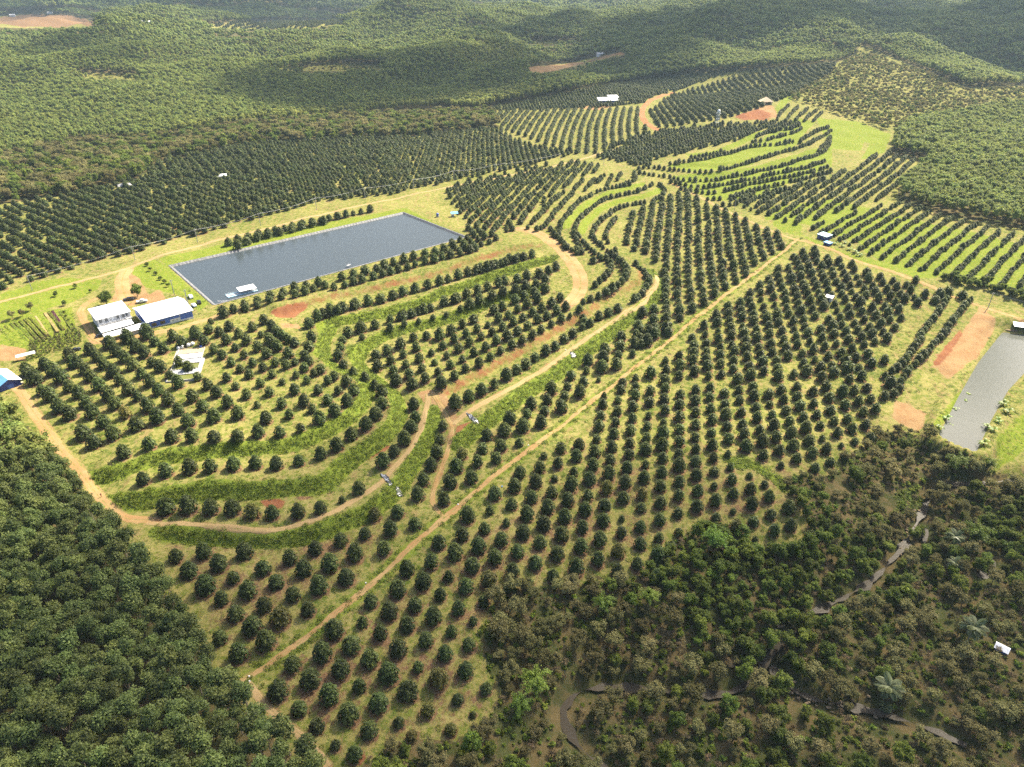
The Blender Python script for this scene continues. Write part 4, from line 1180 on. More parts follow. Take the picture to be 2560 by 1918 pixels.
# woods and thickets: floor colour
BGLINE = np.array([(-600,380),(0,345),(60,335),(130,312),(200,302),(330,303),(430,287),(520,272),(620,264),(720,252),(850,242),(950,234),(1030,238),(1180,211),(1300,187),(1500,161),(1650,150),(1800,138),(1838,124),(1860,97),(1900,112),(1990,152),(2090,190),(2212,186),(2900,195)], float) * O_
CLEAR = [src(t, p) for t, p in (('P1', [(-100,95),(20,70),(150,58),(300,62),(380,85),(450,102),(380,118),(250,124),(100,122),(-100,118)]), ('P2', [(65,290),(180,280),(260,270),(400,238),(490,222),(485,240),(380,258),(250,290),(140,318),(80,312)]), ('O', [(575,146),(640,148),(700,140),(780,138),(862,145),(800,152),(700,156),(620,154)]), ('O', [(150,160),(200,158),(300,165),(325,173),(200,171)]), ('O', [(1100,92),(1180,88),(1260,92),(1180,97)]), ('P1', [(880,108),(1200,88),(1500,92),(1480,108),(1300,125),(1050,128),(920,125)]))]
CLEAR = CLEAR[:2] + CLEAR[2:-1] + CLEAR[-1:]
FOREST_C = src('O', [(1925,332),(1932,300),(1965,276),(2060,256),(2160,236),(2400,222),(2500,560),(2300,515),(2212,497),(2100,476),(2000,456),(1942,434),(1938,410),(2008,350)])
SCRUBHILL = src('O', [(1700,215),(1790,165),(1815,140),(1850,112),(1880,117),(1990,157),(2090,197),(2212,192),(2400,192),(2400,226),(2160,234),(2050,254),(1932,287),(1850,262),(1780,240)])
BELT = src('O', [(-200,365),(0,348),(130,316),(330,306),(520,276),(720,256),(950,238),(1035,235),(1060,246),(1078,276),(900,295),(700,303),(515,315),(340,352),(300,388),(140,424),(-200,465)])
THICKET = src('S', [(1246,1484),(1318,1465),(1416,1471),(1494,1445),(1578,1451),(1627,1419),(1688,1350),(1727,1325),(1789,1318),(1845,1340),(1887,1368),(1952,1375),(2000,1370),(2040,1350),(2017,1305),(1988,1253),(1962,1230),(1968,1188),(2017,1190),(2059,1190),(2095,1180),(2108,1145),(2163,1113),(2202,1072),(2270,1080),(2321,1098),(2406,1122),(2446,1140),(2480,1178),(2560,1199),(2760,1200),(2760,2020),(870,2020),(885,1930),(967,1868),(1048,1845),(1178,1842),(1227,1793),(1253,1734),(1211,1663),(1198,1581)])
FOREST_A = src('O', [(-400,800),(0,850),(40,885),(90,940),(150,1010),(215,1075),(262,1130),(300,1175),(345,1225),(375,1280),(410,1345),(450,1405),(495,1440),(545,1490),(590,1535),(628,1565),(660,1610),(690,1670),(720,1760),(-400,1760)])
gpx, gpy, gdep = project(GX, GYY, HG)
bgy = np.interp(gpx, BGLINE[:, 0], BGLINE[:, 1])
wd = ((gpy < bgy) & (GYY > 500)).astype(float)
for c in CLEAR:
    wd[inpoly(gpx, gpy, c)] = 0
wd[inpoly(gpx, gpy, FOREST_C)] = 1
_fa = np.c_[at_plane(FOREST_A, 5.0)]
wd[inpoly(GX, GYY, _fa)] = 1
wd[inpoly(gpx, gpy, THICKET)] = np.maximum(wd[inpoly(gpx, gpy, THICKET)], .62)
wd[inpoly(gpx, gpy, BELT)] = .8
MS['wood'] = np.maximum(MS['wood'], wd)

# ------------------------------------------------------------------ durian trees: surveyed ones
TREES = []            # block, order, src x, src y, r(px), look
for blk, tl, lst in SURVEY:
    x0, y0, s = TILE[tl]
    for q in lst:
        TREES.append([blk, x0 + q[0] * s, y0 + q[1] * s, q[2] * s, q[3] if len(q) > 3 else 0])
keep = []
for t in TREES:
    if all(abs(t[1] - k[1]) + abs(t[2] - k[2]) > 9.5 or math.hypot(t[1] - k[1], t[2] - k[2]) > .62 * min(t[3], k[3]) + 2 for k in keep):
        keep.append(t)
TREES = keep
tp = cast(np.array([[t[1], t[2]] for t in TREES]), 2.5)
dep = project(tp[:, 0], tp[:, 1], tp[:, 2])[2]
TR = np.array([t[3] for t in TREES]) / F * dep * 0.94
TR = np.clip(TR, .8, 3.7)


def grow_lattice(P, a, b, seed, tol=3.0):
    """index orchard trees by rows: walk from neighbour to neighbour"""
    idx = {seed: (0, 0)}
    todo = [seed]
    while todo:
        k = todo.pop(0)
        for di, dj in ((1, 0), (-1, 0), (0, 1), (0, -1), (1, -1), (-1, 1)):
            q = P[k] + di * a + dj * b
            d = np.hypot(*(P - q).T)
            m = int(d.argmin())
            if d[m] < tol and m not in idx:
                idx[m] = (idx[k][0] + di, idx[k][1] + dj)
                todo.append(m)
    return idx


sel_r = [i for i, t in enumerate(TREES) if t[0] == 'right']
PR = tp[sel_r][:, :2]
LA, LB = np.array([7.3, 3.1]), np.array([6.6, -5.2])
for _ in range(3):
    seed = int(np.hypot(*(PR - np.array([20., 190.])).T).argmin())
    lat = grow_lattice(PR, LA, LB, seed, 3.2)
    ij = np.array([lat[k] for k in lat], float)
    sol, *_ = np.linalg.lstsq(np.c_[ij, np.ones(len(ij))], PR[list(lat)], rcond=None)
    LA, LB = sol[0], sol[1]
LORG = sol[2]
print('lattice', len(lat), 'of', len(sel_r), LA.round(2), LB.round(2))

ORD = lambda n: '%d%s' % (n, 'th' if 10 <= n % 100 <= 20 else {1: 'st', 2: 'nd', 3: 'rd'}.get(n % 10, 'th'))
LABELS = {}
rows = {}
for k, (i, j) in lat.items():
    rows.setdefault(i, []).append((j, sel_r[k]))
for r, i in enumerate(sorted(rows), 1):
    for n, (j, k) in enumerate(sorted(rows[i]), 1):
        LABELS[k] = '%s durian tree from the road in %s row, block right of road' % (ORD(n), ORD(r))
seq = {'bench1': ('upper weedy terrace, %s durian tree from the rubber stand', 1), 'bench2': ('lowest weedy terrace, %s durian tree from the rubber stand', 1), 'bench0': ('bench above the weedy bank, %s durian tree from the track fork', 1)}
cnt = {}
UPN = ['lowest', 'second lowest', 'third lowest', 'fourth lowest', 'fifth lowest', 'sixth lowest', 'seventh lowest', 'eighth lowest']
for k, t in enumerate(TREES):
    cnt[t[0]] = cnt.get(t[0], 0) + 1
    n = cnt[t[0]]
    if t[0] in seq:
        LABELS[k] = seq[t[0]][0] % ORD(n)
    elif t[0].startswith('up') and t[0] != 'upper':
        LABELS[k] = '%s durian tree from the red path in the %s row below the farm buildings' % (ORD(n), UPN[int(t[0][2])])
# lower block and strip: rows run down to the road
for blk, txt in (('low', 'corner block'), ('strip', 'strip below the weedy bank')):
    sl = [i for i, t in enumerate(TREES) if t[0] == blk]
    P = tp[sl][:, :2]
    q = (P - LORG) @ np.linalg.inv(np.stack([LA, LB]))
    rw = {}
    for n, i in enumerate(sl):
        rw.setdefault(int(round(q[n, 0])), []).append((-q[n, 1], i))
    for r, i in enumerate(sorted(rw), 1):
        for n, (_, k) in enumerate(sorted(rw[i]), 1):
            LABELS[k] = '%s durian tree from the road in %s row, %s' % (ORD(n), ORD(r), txt)
GRP = {'right': 'durian trees right of the dirt road', 'low': 'durian trees of the corner block', 'strip': 'durian trees of the strip by the road', 'bench0': 'durian trees on the bench', 'bench1': 'durian trees on the upper terrace', 'bench2': 'durian trees on the lowest terrace', 'inner': 'durian trees of the middle terraces', 'upper': 'durian trees below the farm buildings'}
LOOKS = {1: 'yellowish ', 2: 'small pale '}

size = np.array([t[3] for t in TREES])
order = np.argsort(-size)
indiv = set(order[:300].tolist())
ALLP = [tp]
rest_p, rest_s = [], []
for k, t in enumerate(TREES):
    p, R = tp[k], TR[k]
    for_mask = R
    if k in indiv:
        lb = LABELS.get(k)
        g = GRP.get(t[0], GRP['upper'])
        if lb is None:
            lb = {'right': 'dark durian tree at the ragged margin of the block right of road', 'upper': 'dark durian tree on the slope below the blue warehouse', 'inner': 'dark durian tree on the middle terraces below the reservoir'}.get(t[0], 'dark green durian tree in the orchard')
        lb = LOOKS.get(t[4], '') + lb
        mesh = (DURY if t[4] else DUR)[k % (2 if t[4] else 5)]
        plant('durian_tree', p - np.array([0, 0, .05]), R, RNG.uniform(0, 6.28), DUR_TRUNK, mesh, lb, 'tree', g, RNG.uniform(.9, 1.08) * (1.05 if R > 1.8 else .95))
    else:
        rest_p.append(p)
        rest_s.append(R)

# trees in rows and far blocks
def spaced_new(P, dmin):
    ex = np.vstack(ALLP)[:, :2]
    out = []
    for s in range(0, len(P), 400):
        q = P[s:s + 400]
        d2 = ((q[:, None, :2] - ex[None]) ** 2).sum(2).min(1)
        out.append(q[d2 > dmin ** 2])
    return np.vstack(out) if out else P


ROADPTS = np.vstack([resample(w[4], 3)[:, :2] for w in _roads_w])
ROADW = np.concatenate([np.full(len(resample(w[4], 3)), w[2]) for w in _roads_w])


def off_roads(P, extra=1.2):
    k = np.ones(len(P), bool)
    for s in range(0, len(P), 400):
        q = P[s:s + 400]
        d = np.sqrt(((q[:, None, :2] - ROADPTS[None]) ** 2).sum(2)) - ROADW[None]
        k[s:s + 400] = d.min(1) > extra
    return P[k]


def outside(P, poly, m=0.0):
    return P[~inpoly(P[:, 0], P[:, 1], poly)]


far_p, far_s = [], []
for tl, line, sp in ROWS:
    p = resample(smooth(W(tl, line, 2.5), 1), sp)
    p[:, :2] += RNG.normal(size=(len(p), 2)) * .35
    p = p[RNG.uniform(size=len(p)) > .03]
    p[:, 2] = hgt(p[:, 0], p[:, 1])
    p = spaced_new(p, 2.6)
    if len(p):
        ALLP.append(p)
        far_p.append(p)
        far_s.append(np.clip(RNG.normal(sp * .40, .25, len(p)), 1.3, 3.2))
for bi in [11] + [i for i in range(len(BLOCKS)) if i != 11]:
    tl, poly, line, sp, rs, tri, R = BLOCKS[bi]
    pw = W(tl, poly)
    if line == 'fit':
        ii, jj = np.meshgrid(np.arange(-60, 120), np.arange(-120, 120), indexing='ij')
        P = LORG + ii.ravel()[:, None] * LA + jj.ravel()[:, None] * LB
    else:
        l = W(tl, line)
        u = (l[1] - l[0])[:2]
        u /= np.linalg.norm(u)
        v = np.array([-u[1], u[0]])
        c = pw[:, :2].mean(0)
        ext = np.abs(pw[:, :2] - c).max() * 1.5
        n1, n2 = int(ext / sp), int(ext / rs)
        ii, jj = np.meshgrid(np.arange(-n1, n1 + 1), np.arange(-n2, n2 + 1), indexing='ij')
        P = c + ((ii + (jj % 2) * .5 * tri) * sp).ravel()[:, None] * u + (jj * rs).ravel()[:, None] * v
        cv = 2.2 * np.sin(P[:, 0] * .013 + bi) + 1.6 * np.sin(P[:, 1] * .021 + 2 * bi)
        P = P + cv[:, None] * v
    if line == 'fit':
        P = P[inpoly(P[:, 0], P[:, 1], pw)]
    else:
        ix, iy, _ = project(P[:, 0], P[:, 1], hgt(P[:, 0], P[:, 1]))
        P = P[inpoly(ix, iy, src(tl, poly)) & (P[:, 1] > 100)]
    P = P + RNG.normal(size=P.shape) * .35
    P = P[RNG.uniform(size=len(P)) > .035]
    P = np.c_[P, hgt(P[:, 0], P[:, 1])]
    P = outside(off_roads(P), POND)
    P = spaced_new(P, 2.8)
    if len(P):
        ALLP.append(P)
        far_p.append(P)
        far_s.append(np.clip(RNG.normal(R, R * .13, len(P)), R * .5, R * 1.3))
far_p, far_s = np.vstack(far_p), np.concatenate(far_s)
print('durian surveyed', len(TREES), 'rows and blocks', len(far_p))
rest = np.vstack([np.array(rest_p), far_p])
rs_ = np.r_[np.array(rest_s), far_s]
dd = np.hypot(rest[:, 0], rest[:, 1])
allr = np.c_[rest, rs_]
DUR_OBJ = []
# everything past the 300 surveyed trees that show largest is one mass of orchard
scatter('durian_orchard', rest - np.array([0, 0, .05]), rs_, DUR_MID, 'rows of dark durian trees filling the remaining orchard blocks up to the hills', 'orchard', 3, RNG.uniform(.9, 1.08, len(rest)))
# bare ring under each tree near the camera
ring = np.vstack([np.c_[tp, TR], allr[dd < 560]])
rx, ry, rr = ring[:, 0], ring[:, 1], ring[:, 3]
nearmask = GYY < 560
ia, ja = np.where(nearmask)
for x, y, r in zip(rx, ry, rr):
    b = int((math.log(y + Y0) - GB[0]) / (GB[1] - GB[0]))
    a = int((x / (y + Y0) - GA[0]) / (GA[1] - GA[0]))
    sl = np.s_[max(0, b - 4):b + 6, max(0, a - 7):a + 9]
    d = np.hypot(GX[sl] - x, GYY[sl] - y)
    MS['straw'][sl] = np.maximum(MS['straw'][sl], .78 * (1 - sst(r * .75, r * 1.5 + .4, d)))
# faint wheel lines between the rows of the near block
for ln in ([(430,570),(640,770),(850,970)], [(600,430),(850,650),(1000,760),(1190,940)], [(830,340),(1010,520),(1170,690)], [(1030,80),(1240,290),(1350,490),(1620,740),(1800,930)], [(1340,330),(1500,430),(1720,560),(1900,740),(2030,880)], [(300,770),(440,930),(620,1060)], [(1550,20),(1700,160),(1800,290)]):
    paint_line('straw', W('T1', ln), .7, .8, 1.2)

# ------------------------------------------------------------------ terrain mesh
gv = np.stack([GX, GYY, HG], 2).reshape(-1, 3)
q = np.arange(NB * NA).reshape(NB, NA)
quads = np.stack([q[:-1, :-1], q[:-1, 1:], q[1:, 1:], q[1:, :-1]], 2).reshape(-1, 4)
me = bpy.data.meshes.new('terrain')
me.vertices.add(len(gv))
me.vertices.foreach_set('co', gv.astype(np.float32).ravel())
me.loops.add(quads.size)
me.loops.foreach_set('vertex_index', quads.astype(np.int32).ravel())
me.polygons.add(len(quads))
me.polygons.foreach_set('loop_start', np.arange(0, quads.size, 4, dtype=np.int32))
me.polygons.foreach_set('use_smooth', np.ones(len(quads), bool))
for nm, ks in (('mask_a', ('soil', 'red', 'weed')), ('mask_b', ('bright', 'straw', 'wood'))):
    ca = me.color_attributes.new(nm, 'FLOAT_COLOR', 'POINT')
    arr = np.ones((NB * NA, 4), np.float32)
    for i, k in enumerate(ks):
        arr[:, i] = np.clip(MS[k], 0, 1).ravel()
    ca.data.foreach_set('color', arr.ravel())
me.materials.append(M['ground'])
me.update(calc_edges=True)
ter = link(bpy.data.objects.new('terrain', me))
tag(ter, 'grassy orchard ground rising to wooded hills', None, None, 'structure')


def drape(name, label, w, mat, line, dz=.10, step=1.6, jit=.25):
    p = resample(line, step)
    n = len(p)
    t = np.gradient(p[:, :2], axis=0)
    t /= np.linalg.norm(t, axis=1)[:, None] + 1e-9
    nr = np.c_[-t[:, 1], t[:, 0]]
    V, Fc, acr = [], [], []
    prof = [(-1.3, -.18), (-.85, .0), (-.5, -.03), (0, .02), (.5, -.03), (.85, .0), (1.3, -.18)]
    jl = np.convolve(RNG.normal(size=n + 4), np.ones(5) / 5, 'valid') * jit * 2.2
    jr = np.convolve(RNG.normal(size=n + 4), np.ones(5) / 5, 'valid') * jit * 2.2
    for k in range(n):
        for s, z in prof:
            off = s * (w + (jl[k] if s < 0 else jr[k]))
            x, y = p[k, :2] + nr[k] * off
            V.append((x, y, float(hgt(x, y)) + dz + z))
            acr.append(s)
    m = len(prof)
    for k in range(n - 1):
        for i in range(m - 1):
            Fc.append((k * m + i, (k + 1) * m + i, (k + 1) * m + i + 1, k * m + i + 1)[::-1])
    me_ = mesh_from(name, V, Fc, M[mat], None, True)
    me_.attributes.new('across', 'FLOAT', 'POINT').data.foreach_set('value', np.array(acr, np.float32) if w < 2.3 else np.sign(acr).astype(np.float32) * .46)
    o = link(bpy.data.objects.new(name, me_))
    return tag(o, label, None, None, 'structure')


for nm, lb, w, mt, wl in _roads_w:
    drape(nm, lb, w, mt, wl)


# ------------------------------------------------------------------ water
def sheet(name, poly, z, mat, label):
    V = [(float(x), float(y), z) for x, y in np.asarray(poly)[:, :2]]
    o = link(bpy.data.objects.new(name, mesh_from(name, V, [tuple(range(len(V)))], mat)))
    if o.data.polygons[0].normal.z < 0:
        o.data.flip_normals()
    return tag(o, label, None, None, 'structure')


pc = POND.mean(0)
sheet('reservoir_water', POND + (pc - POND) / np.linalg.norm(pc - POND, axis=1)[:, None] * .3, -.45, M['water'], 'dark still water of the big rectangular reservoir')
sheet('fish_pond_water', POND2, -10.3, M['pondwater'], 'grey glittering water of the fish pond at the right edge')
sheet('pool_water', POOL, _pz, M['stream'], 'small bright pool among the gully trees')
# liner: pleated plastic sheet on the four banks
root = empty('pond_liner', (*POND.mean(0), 0.3))
tag(root, 'grey pleated plastic liner on the banks of the rectangular reservoir', 'pond liner')
for k in range(4):
    a, b = POND[k], POND[(k + 1) % 4]
    L = np.linalg.norm(b - a)
    u = (b - a) / L
    nrm = np.array([u[1], -u[0]])
    if np.dot(nrm, POND.mean(0) - a) < 0:
        nrm = -nrm
    n = int(L / 1.2)
    V, Fc = [], []
    for i in range(n + 1):
        s = a + u * L * i / n
        pl = .10 * (i % 2) + RNG.uniform(0, .06)
        for off, z in ((-.7, .25), (-.3, .42), (.2, .36), (1.4, -.6), (2.8, -2.0)):
            ins = np.clip(off, 0, 9)
            cl = np.clip(L * i / n, ins * .98, L - ins * .98)
            q = a + u * cl + nrm * off
            V.append((q[0] - pc[0], q[1] - pc[1], z + pl * (1 if off > -.9 else 0) - .3 + .12))
    for i in range(n):
        for j in range(4):
            Fc.append((i * 5 + j, (i + 1) * 5 + j, (i + 1) * 5 + j + 1, i * 5 + j + 1))
    o = link(bpy.data.objects.new('liner_sheet', mesh_from('liner_sheet', V, Fc, M['liner'])), root)


def stream_mesh(name, w, wl, label):
    p = resample(wl, 2.2)
    n = len(p)
    z = np.array([float(hgt(x, y)) for x, y in p[:, :2]])
    z = np.convolve(np.r_[[z[0]] * 4, z, [z[-1]] * 4], np.ones(9) / 9, 'valid') + .75
    t = np.gradient(p[:, :2], axis=0)
    t /= np.linalg.norm(t, axis=1)[:, None] + 1e-9
    nr = np.c_[-t[:, 1], t[:, 0]]
    V, Fc = [], []
    for k in range(n):
        q_ = .22 + .24 * math.sin(k * .9) * math.sin(k * .37 + 1)
        wl_, wr_ = w * q_ * RNG.uniform(.6, 1.3), w * q_ * RNG.uniform(.6, 1.3)
        for s in (-wl_, 0, wr_):
            V.append((*(p[k, :2] + nr[k] * s), z[k]))
    for k in range(n - 1):
        for i in range(2):
            Fc.append((k * 3 + i + 1, (k + 1) * 3 + i + 1, (k + 1) * 3 + i, k * 3 + i))
    o = link(bpy.data.objects.new(name, mesh_from(name, V, Fc, M['stream'], None, True)))
    return tag(o, label, None, None, 'structure')


for (w, wl), nm, lb in zip(_stream_w, ('stream', 'side_stream', 'backwater', 'puddle'), ('narrow brown stream winding through the wooded gully', 'shallow rocky side stream below the coconut palm', 'small bright backwater beside the stream', 'shallow water beside the thatched hut')):
    stream_mesh(nm, w, wl, lb)
# stones in the rapids
rk = []
for (w, wl), (f0, f1), n in ((_stream_w[0], (.22, .36), 26), (_stream_w[0], (.56, .61), 14), (_stream_w[1], (.05, .6), 60)):
    p = resample(wl, .5)
    for _ in range(n):
        k = int(len(p) * RNG.uniform(f0, f1))
        q = p[k, :2] + RNG.normal(size=2) * w * .4
        rk.append((q[0], q[1], float(hgt(*q)) + .55, RNG.uniform(.25, .8)))
mbs = [MB() for _ in range(3)]
for mb in mbs:
    V, T = ell_core((0, 0, 0), (1, .8, .55), 6, 4)
    V = V * (1 + RNG.normal(size=V.shape) * .12)
    mb.add(V, [tuple(t) for t in T])
scatter('stream_stones', np.array(rk)[:, :3], np.array(rk)[:, 3], [mesh_from('stone', mb.v, mb.f, M['stone']) for mb in mbs], 'pale stones lying in the stream bed rapids', 'stones', 8)

# ------------------------------------------------------------------ rubber stand, lower left corner
fa = np.c_[at_plane(FOREST_A, 3.0)]
sp = 4.5
gx, gy = np.meshgrid(np.arange(-330, 60, sp), np.arange(30, 420, sp))
P = np.c_[gx.ravel(), gy.ravel()] + RNG.uniform(-1, 1, (gx.size, 2)) * 1.1
z = hgt(P[:, 0], P[:, 1])
cpx, cpy, cdep = project(P[:, 0], P[:, 1], z + 11.0)
ok = inpoly(cpx, cpy, FOREST_A) & (cpx > -500) & (cpy < 2300)
ok &= np.sqrt(((P[:, None] - ROADPTS[None, :, :2]) ** 2).sum(2)).min(1) > 2.6
P, z, cpx, cpy, cdep = P[ok], z[ok], cpx[ok], cpy[ok], cdep[ok]
vis = (cpx > -20) & (cpx < 2600) & (cpy < 1960)
near = np.argsort(np.where(vis, cdep, 1e9))[:min(300, int(vis.sum()))]
nearset = set(near.tolist())
fd = np.array([seg_dist(np.array([x]), np.array([y]), np.vstack([fa, fa[:1]]))[0][0] for x, y in P])
print('rubber stand', len(P), 'visible', int(vis.sum()))
oth = []
for k in range(len(P)):
    s = RNG.uniform(.86, 1.14)
    pz = (P[k, 0], P[k, 1], z[k] - .1)
    if k in nearset:
        side = 'at the edge facing the orchard' if fd[k] < 7 else ('in the near corner of the stand' if cpy[k] > 1500 else 'in the middle of the stand' if cpy[k] > 1200 else 'in the far end of the stand')
        plant('rubber_tree', pz, s, RNG.uniform(0, 6.28), RUB_TRUNK, RUB[k % 5], 'tall rubber tree with dense green crown ' + side, 'tree', 'rubber trees ' + side, RNG.uniform(.92, 1.1))
    else:
        oth.append((*pz, s))
oth = np.array(oth)

# ------------------------------------------------------------------ background woods
def jgrid(x0, x1, y0, y1, sp, j=.35):
    gx, gy = np.meshgrid(np.arange(x0, x1, sp), np.arange(y0, y1, sp))
    return np.c_[gx.ravel(), gy.ravel()] + RNG.uniform(-j, j, (gx.size, 2)) * sp


def in_view(P, hgt_=10, m=260):
    z = hgt(P[:, 0], P[:, 1])
    px, py, d = project(P[:, 0], P[:, 1], z)
    return z, px, py, (px > -m) & (px < 2560 + m) & (py > -160) & (py < 2100) & (d > 20)


def bg_points(r0, r1, sp):
    P = jgrid(-.95 * r1, .95 * r1, max(350, r0 * .8), r1, sp)
    r = np.hypot(P[:, 0], P[:, 1])
    P = P[(r >= r0) & (r < r1) & (np.abs(P[:, 0]) < .95 * P[:, 1] + 120)]
    z, px, py, v = in_view(P)
    k = v & (py < np.interp(px, BGLINE[:, 0], BGLINE[:, 1]))
    for hh in (0, 6, 13):
        qx, qy, _ = project(P[:, 0], P[:, 1], z + hh)
        for c in CLEAR:
            k &= ~inpoly(qx, qy, c)
    P, z = P[k], z[k]
    # uneven canopy: younger and older stands
    return np.c_[P, z - .2]


b1 = bg_points(480, 1500, 5.6)
P = jgrid(200, 1300, 350, 1300, 5.0)
zz, px, py, v = in_view(P)
k = v & inpoly(px, py, FOREST_C)
c1 = np.c_[P[k], zz[k] - .2]
mid = np.vstack([b1, c1])
stand = .92 + .16 * np.sin(mid[:, 0] * .011 + 1) * np.sin(mid[:, 1] * .013) + .10 * np.sin(mid[:, 0] * .031) * np.sin(mid[:, 1] * .037 + 2)
ssc = stand * RNG.uniform(.85, 1.18, len(mid))
if len(oth):
    mid = np.vstack([mid, oth[:, :3]])
    ssc = np.r_[ssc, oth[:, 3]]
b2 = bg_points(1500, 3000, 11.5)
b3 = bg_points(3000, 6500, 26)
print('woods', len(mid), len(b2), len(b3))
pal = np.sin(mid[:, 0] * .0067 + 2.1) + np.sin(mid[:, 1] * .0083 + .4) + np.sin(mid[:, 0] * .017 - mid[:, 1] * .021) * .6 + RNG.normal(size=len(mid)) * .25 > .75
pal[-len(oth):] = False
ssc[:-len(oth)] *= 1.22
scatter('young_rubber_forest', mid[pal], ssc[pal] * .93, RUB_PALE, 'paler yellow green stands of rubber within the forest', 'forest', 20, .86)
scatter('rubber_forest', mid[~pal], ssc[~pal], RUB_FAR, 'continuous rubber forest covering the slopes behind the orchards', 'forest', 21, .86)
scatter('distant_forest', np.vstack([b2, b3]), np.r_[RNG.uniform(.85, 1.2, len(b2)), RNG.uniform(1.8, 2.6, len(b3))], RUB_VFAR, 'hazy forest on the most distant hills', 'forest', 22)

# scrub belt, scrubby hill
P = jgrid(-900, 300, 520, 1000, 6.0)
zz, px, py, v = in_view(P)
k = v & inpoly(px, py, BELT) & (RNG.uniform(size=len(P)) > .12)
belt = np.c_[P[k], zz[k]]
P = jgrid(200, 1700, 600, 1800, 5.6)
zz, px, py, v = in_view(P)
k = v & inpoly(px, py, SCRUBHILL) & (RNG.uniform(size=len(P)) > .22)
hill = np.c_[P[k], zz[k]]
scatter('scrub_belt', belt, RNG.uniform(.8, 2.0, len(belt)), GREEN + OLIVE, 'mixed scrub trees between the orchard and the forest edge', 'scrub', 31)
P = jgrid(-1500, 900, 1000, 2300, 7.5)
zz, px, py, v = in_view(P)
k = v & (RNG.uniform(size=len(P)) > .45)
kk = np.zeros(len(P), bool)
for c in CLEAR[2:5]:
    kk |= inpoly(px, py, c)
k &= kk
hill = np.vstack([hill, np.c_[P[k], zz[k]]])
scatter('hill_scrub', hill, RNG.uniform(.45, 1.15, len(hill)), OLIVE + GREEN[:2] + BUSHL[:1], 'yellowish scrub covering the steep ridge side', 'scrub', 32)
HEDGE = cast(np.vstack([src('R6', [(930,360),(1000,370),(1100,385),(1180,410),(1260,440),(1330,470)])]))
hp = resample(HEDGE, 3.2)
hp = np.vstack([hp + np.c_[RNG.normal(size=(len(hp), 2)) * 1.8, np.zeros(len(hp))] for _ in range(3)])
hp[:, 2] = hgt(hp[:, 0], hp[:, 1])
scatter('field_hedge', hp, RNG.uniform(.5, .95, len(hp)), GREEN, 'dark bushy hedge below the lime green field', 'hedge', 33)

# ------------------------------------------------------------------ wooded gully, lower right
STREAMPTS = np.vstack([resample(w[1], 2)[:, :2] for w in _stream_w] + [POOL[:, :2]])
GAPS = [(src('P8', [(1840,200),(1900,130),(1960,140),(1950,190),(1870,260),(1820,260)]), .05), (src('P8', [(1190,560),(1300,480),(1420,540),(1600,600),(1760,650),(1700,720),(1500,680),(1260,620)]), .12), (src('S', [(2455,1585),(2530,1585),(2540,1650),(2460,1650)]), .0), (src('S', [(2190,1215),(2300,1205),(2310,1290),(2200,1290)]), .12)]
cand = jgrid(-60, 420, 60, 330, 1.7, .5)
RNG.shuffle(cand)
zz = hgt(cand[:, 0], cand[:, 1])
px, py, dpt = project(cand[:, 0], cand[:, 1], zz)
k = inpoly(px, py, THICKET)
cand, zz, px, py = cand[k], zz[k], px[k], py[k]
ds = np.concatenate([np.sqrt(((cand[s:s + 300, None] - STREAMPTS[None]) ** 2).sum(2)).min(1) for s in range(0, len(cand), 300)])
BAMBOOS = [((1789,1352),.8,'beside the orchard edge with the straw heap'), ((1510,1512),.66,'on the orchard margin, the larger of two pale clumps'), ((1622,1492),.6,'on the orchard margin, the darker of two clumps'), ((1340,1705),.8,'in the lower thicket beside the stream bend'), ((1300,1765),.62,'in the lower thicket just below another clump'), ((2440,1335),.85,'between the pool and the stream, feathery grey green'), ((2395,1160),.8,'at the foot of the fish pond'), ((2470,1165),.55,'on the corner of the fish pond dam')]
BIGS = [((2140,1185),.72,'broad rounded dark tree at the orchard corner above the gully'), ((2265,1110),.6,'dark spreading tree below the fish pond bank'), ((2205,1115),.5,'dark leafy tree at the end of the red bank'), ((2440,1215),.5,'low dark tree beside the stream ford'), ((1540,1650),.42,'dark green tree above the stream bend'), ((2540,1450),.55,'dark tree behind the bright pool'), ((2060,1240),.42,'dark tree in the upper thicket by the orchard'), ((1985,1225),.4,'upright dark tree on the orchard margin')]
PALMS = [((2434,1568),1.0,7.0,'coconut palm with spreading fronds beside the small hut'), ((2222,1716),1.0,6.5,'coconut palm standing over the rocky side stream'), ((2388,1342),.85,6.0,'coconut palm left of the feathery bamboo'), ((2390,1410),.75,5.0,'small coconut palm left of the bright pool'), ((2215,1765),.5,3.0,'short palm crown near the bottom of the gully')]
solid = []
for (q, s, lb) in BAMBOOS:
    p = cast([q], 6.0 * s)[0]
    plant('bamboo_clump', p, s, RNG.uniform(0, 6), BAMBOO_CULM, BAMBOO[len(solid) % 2], 'bright green arching bamboo clump ' + lb, 'bamboo', 'bamboo clumps', 1.0, 'culms')
    solid.append((p[0], p[1], 3.2 * s))
for i, (q, s, lb) in enumerate(BIGS):
    p = cast([q], 5.5 * s)[0]
    plant('broadleaf_tree', p, s, RNG.uniform(0, 6), BIG_TRUNK, BIGT[i % 2], lb, 'tree')
    solid.append((p[0], p[1], 4.2 * s))
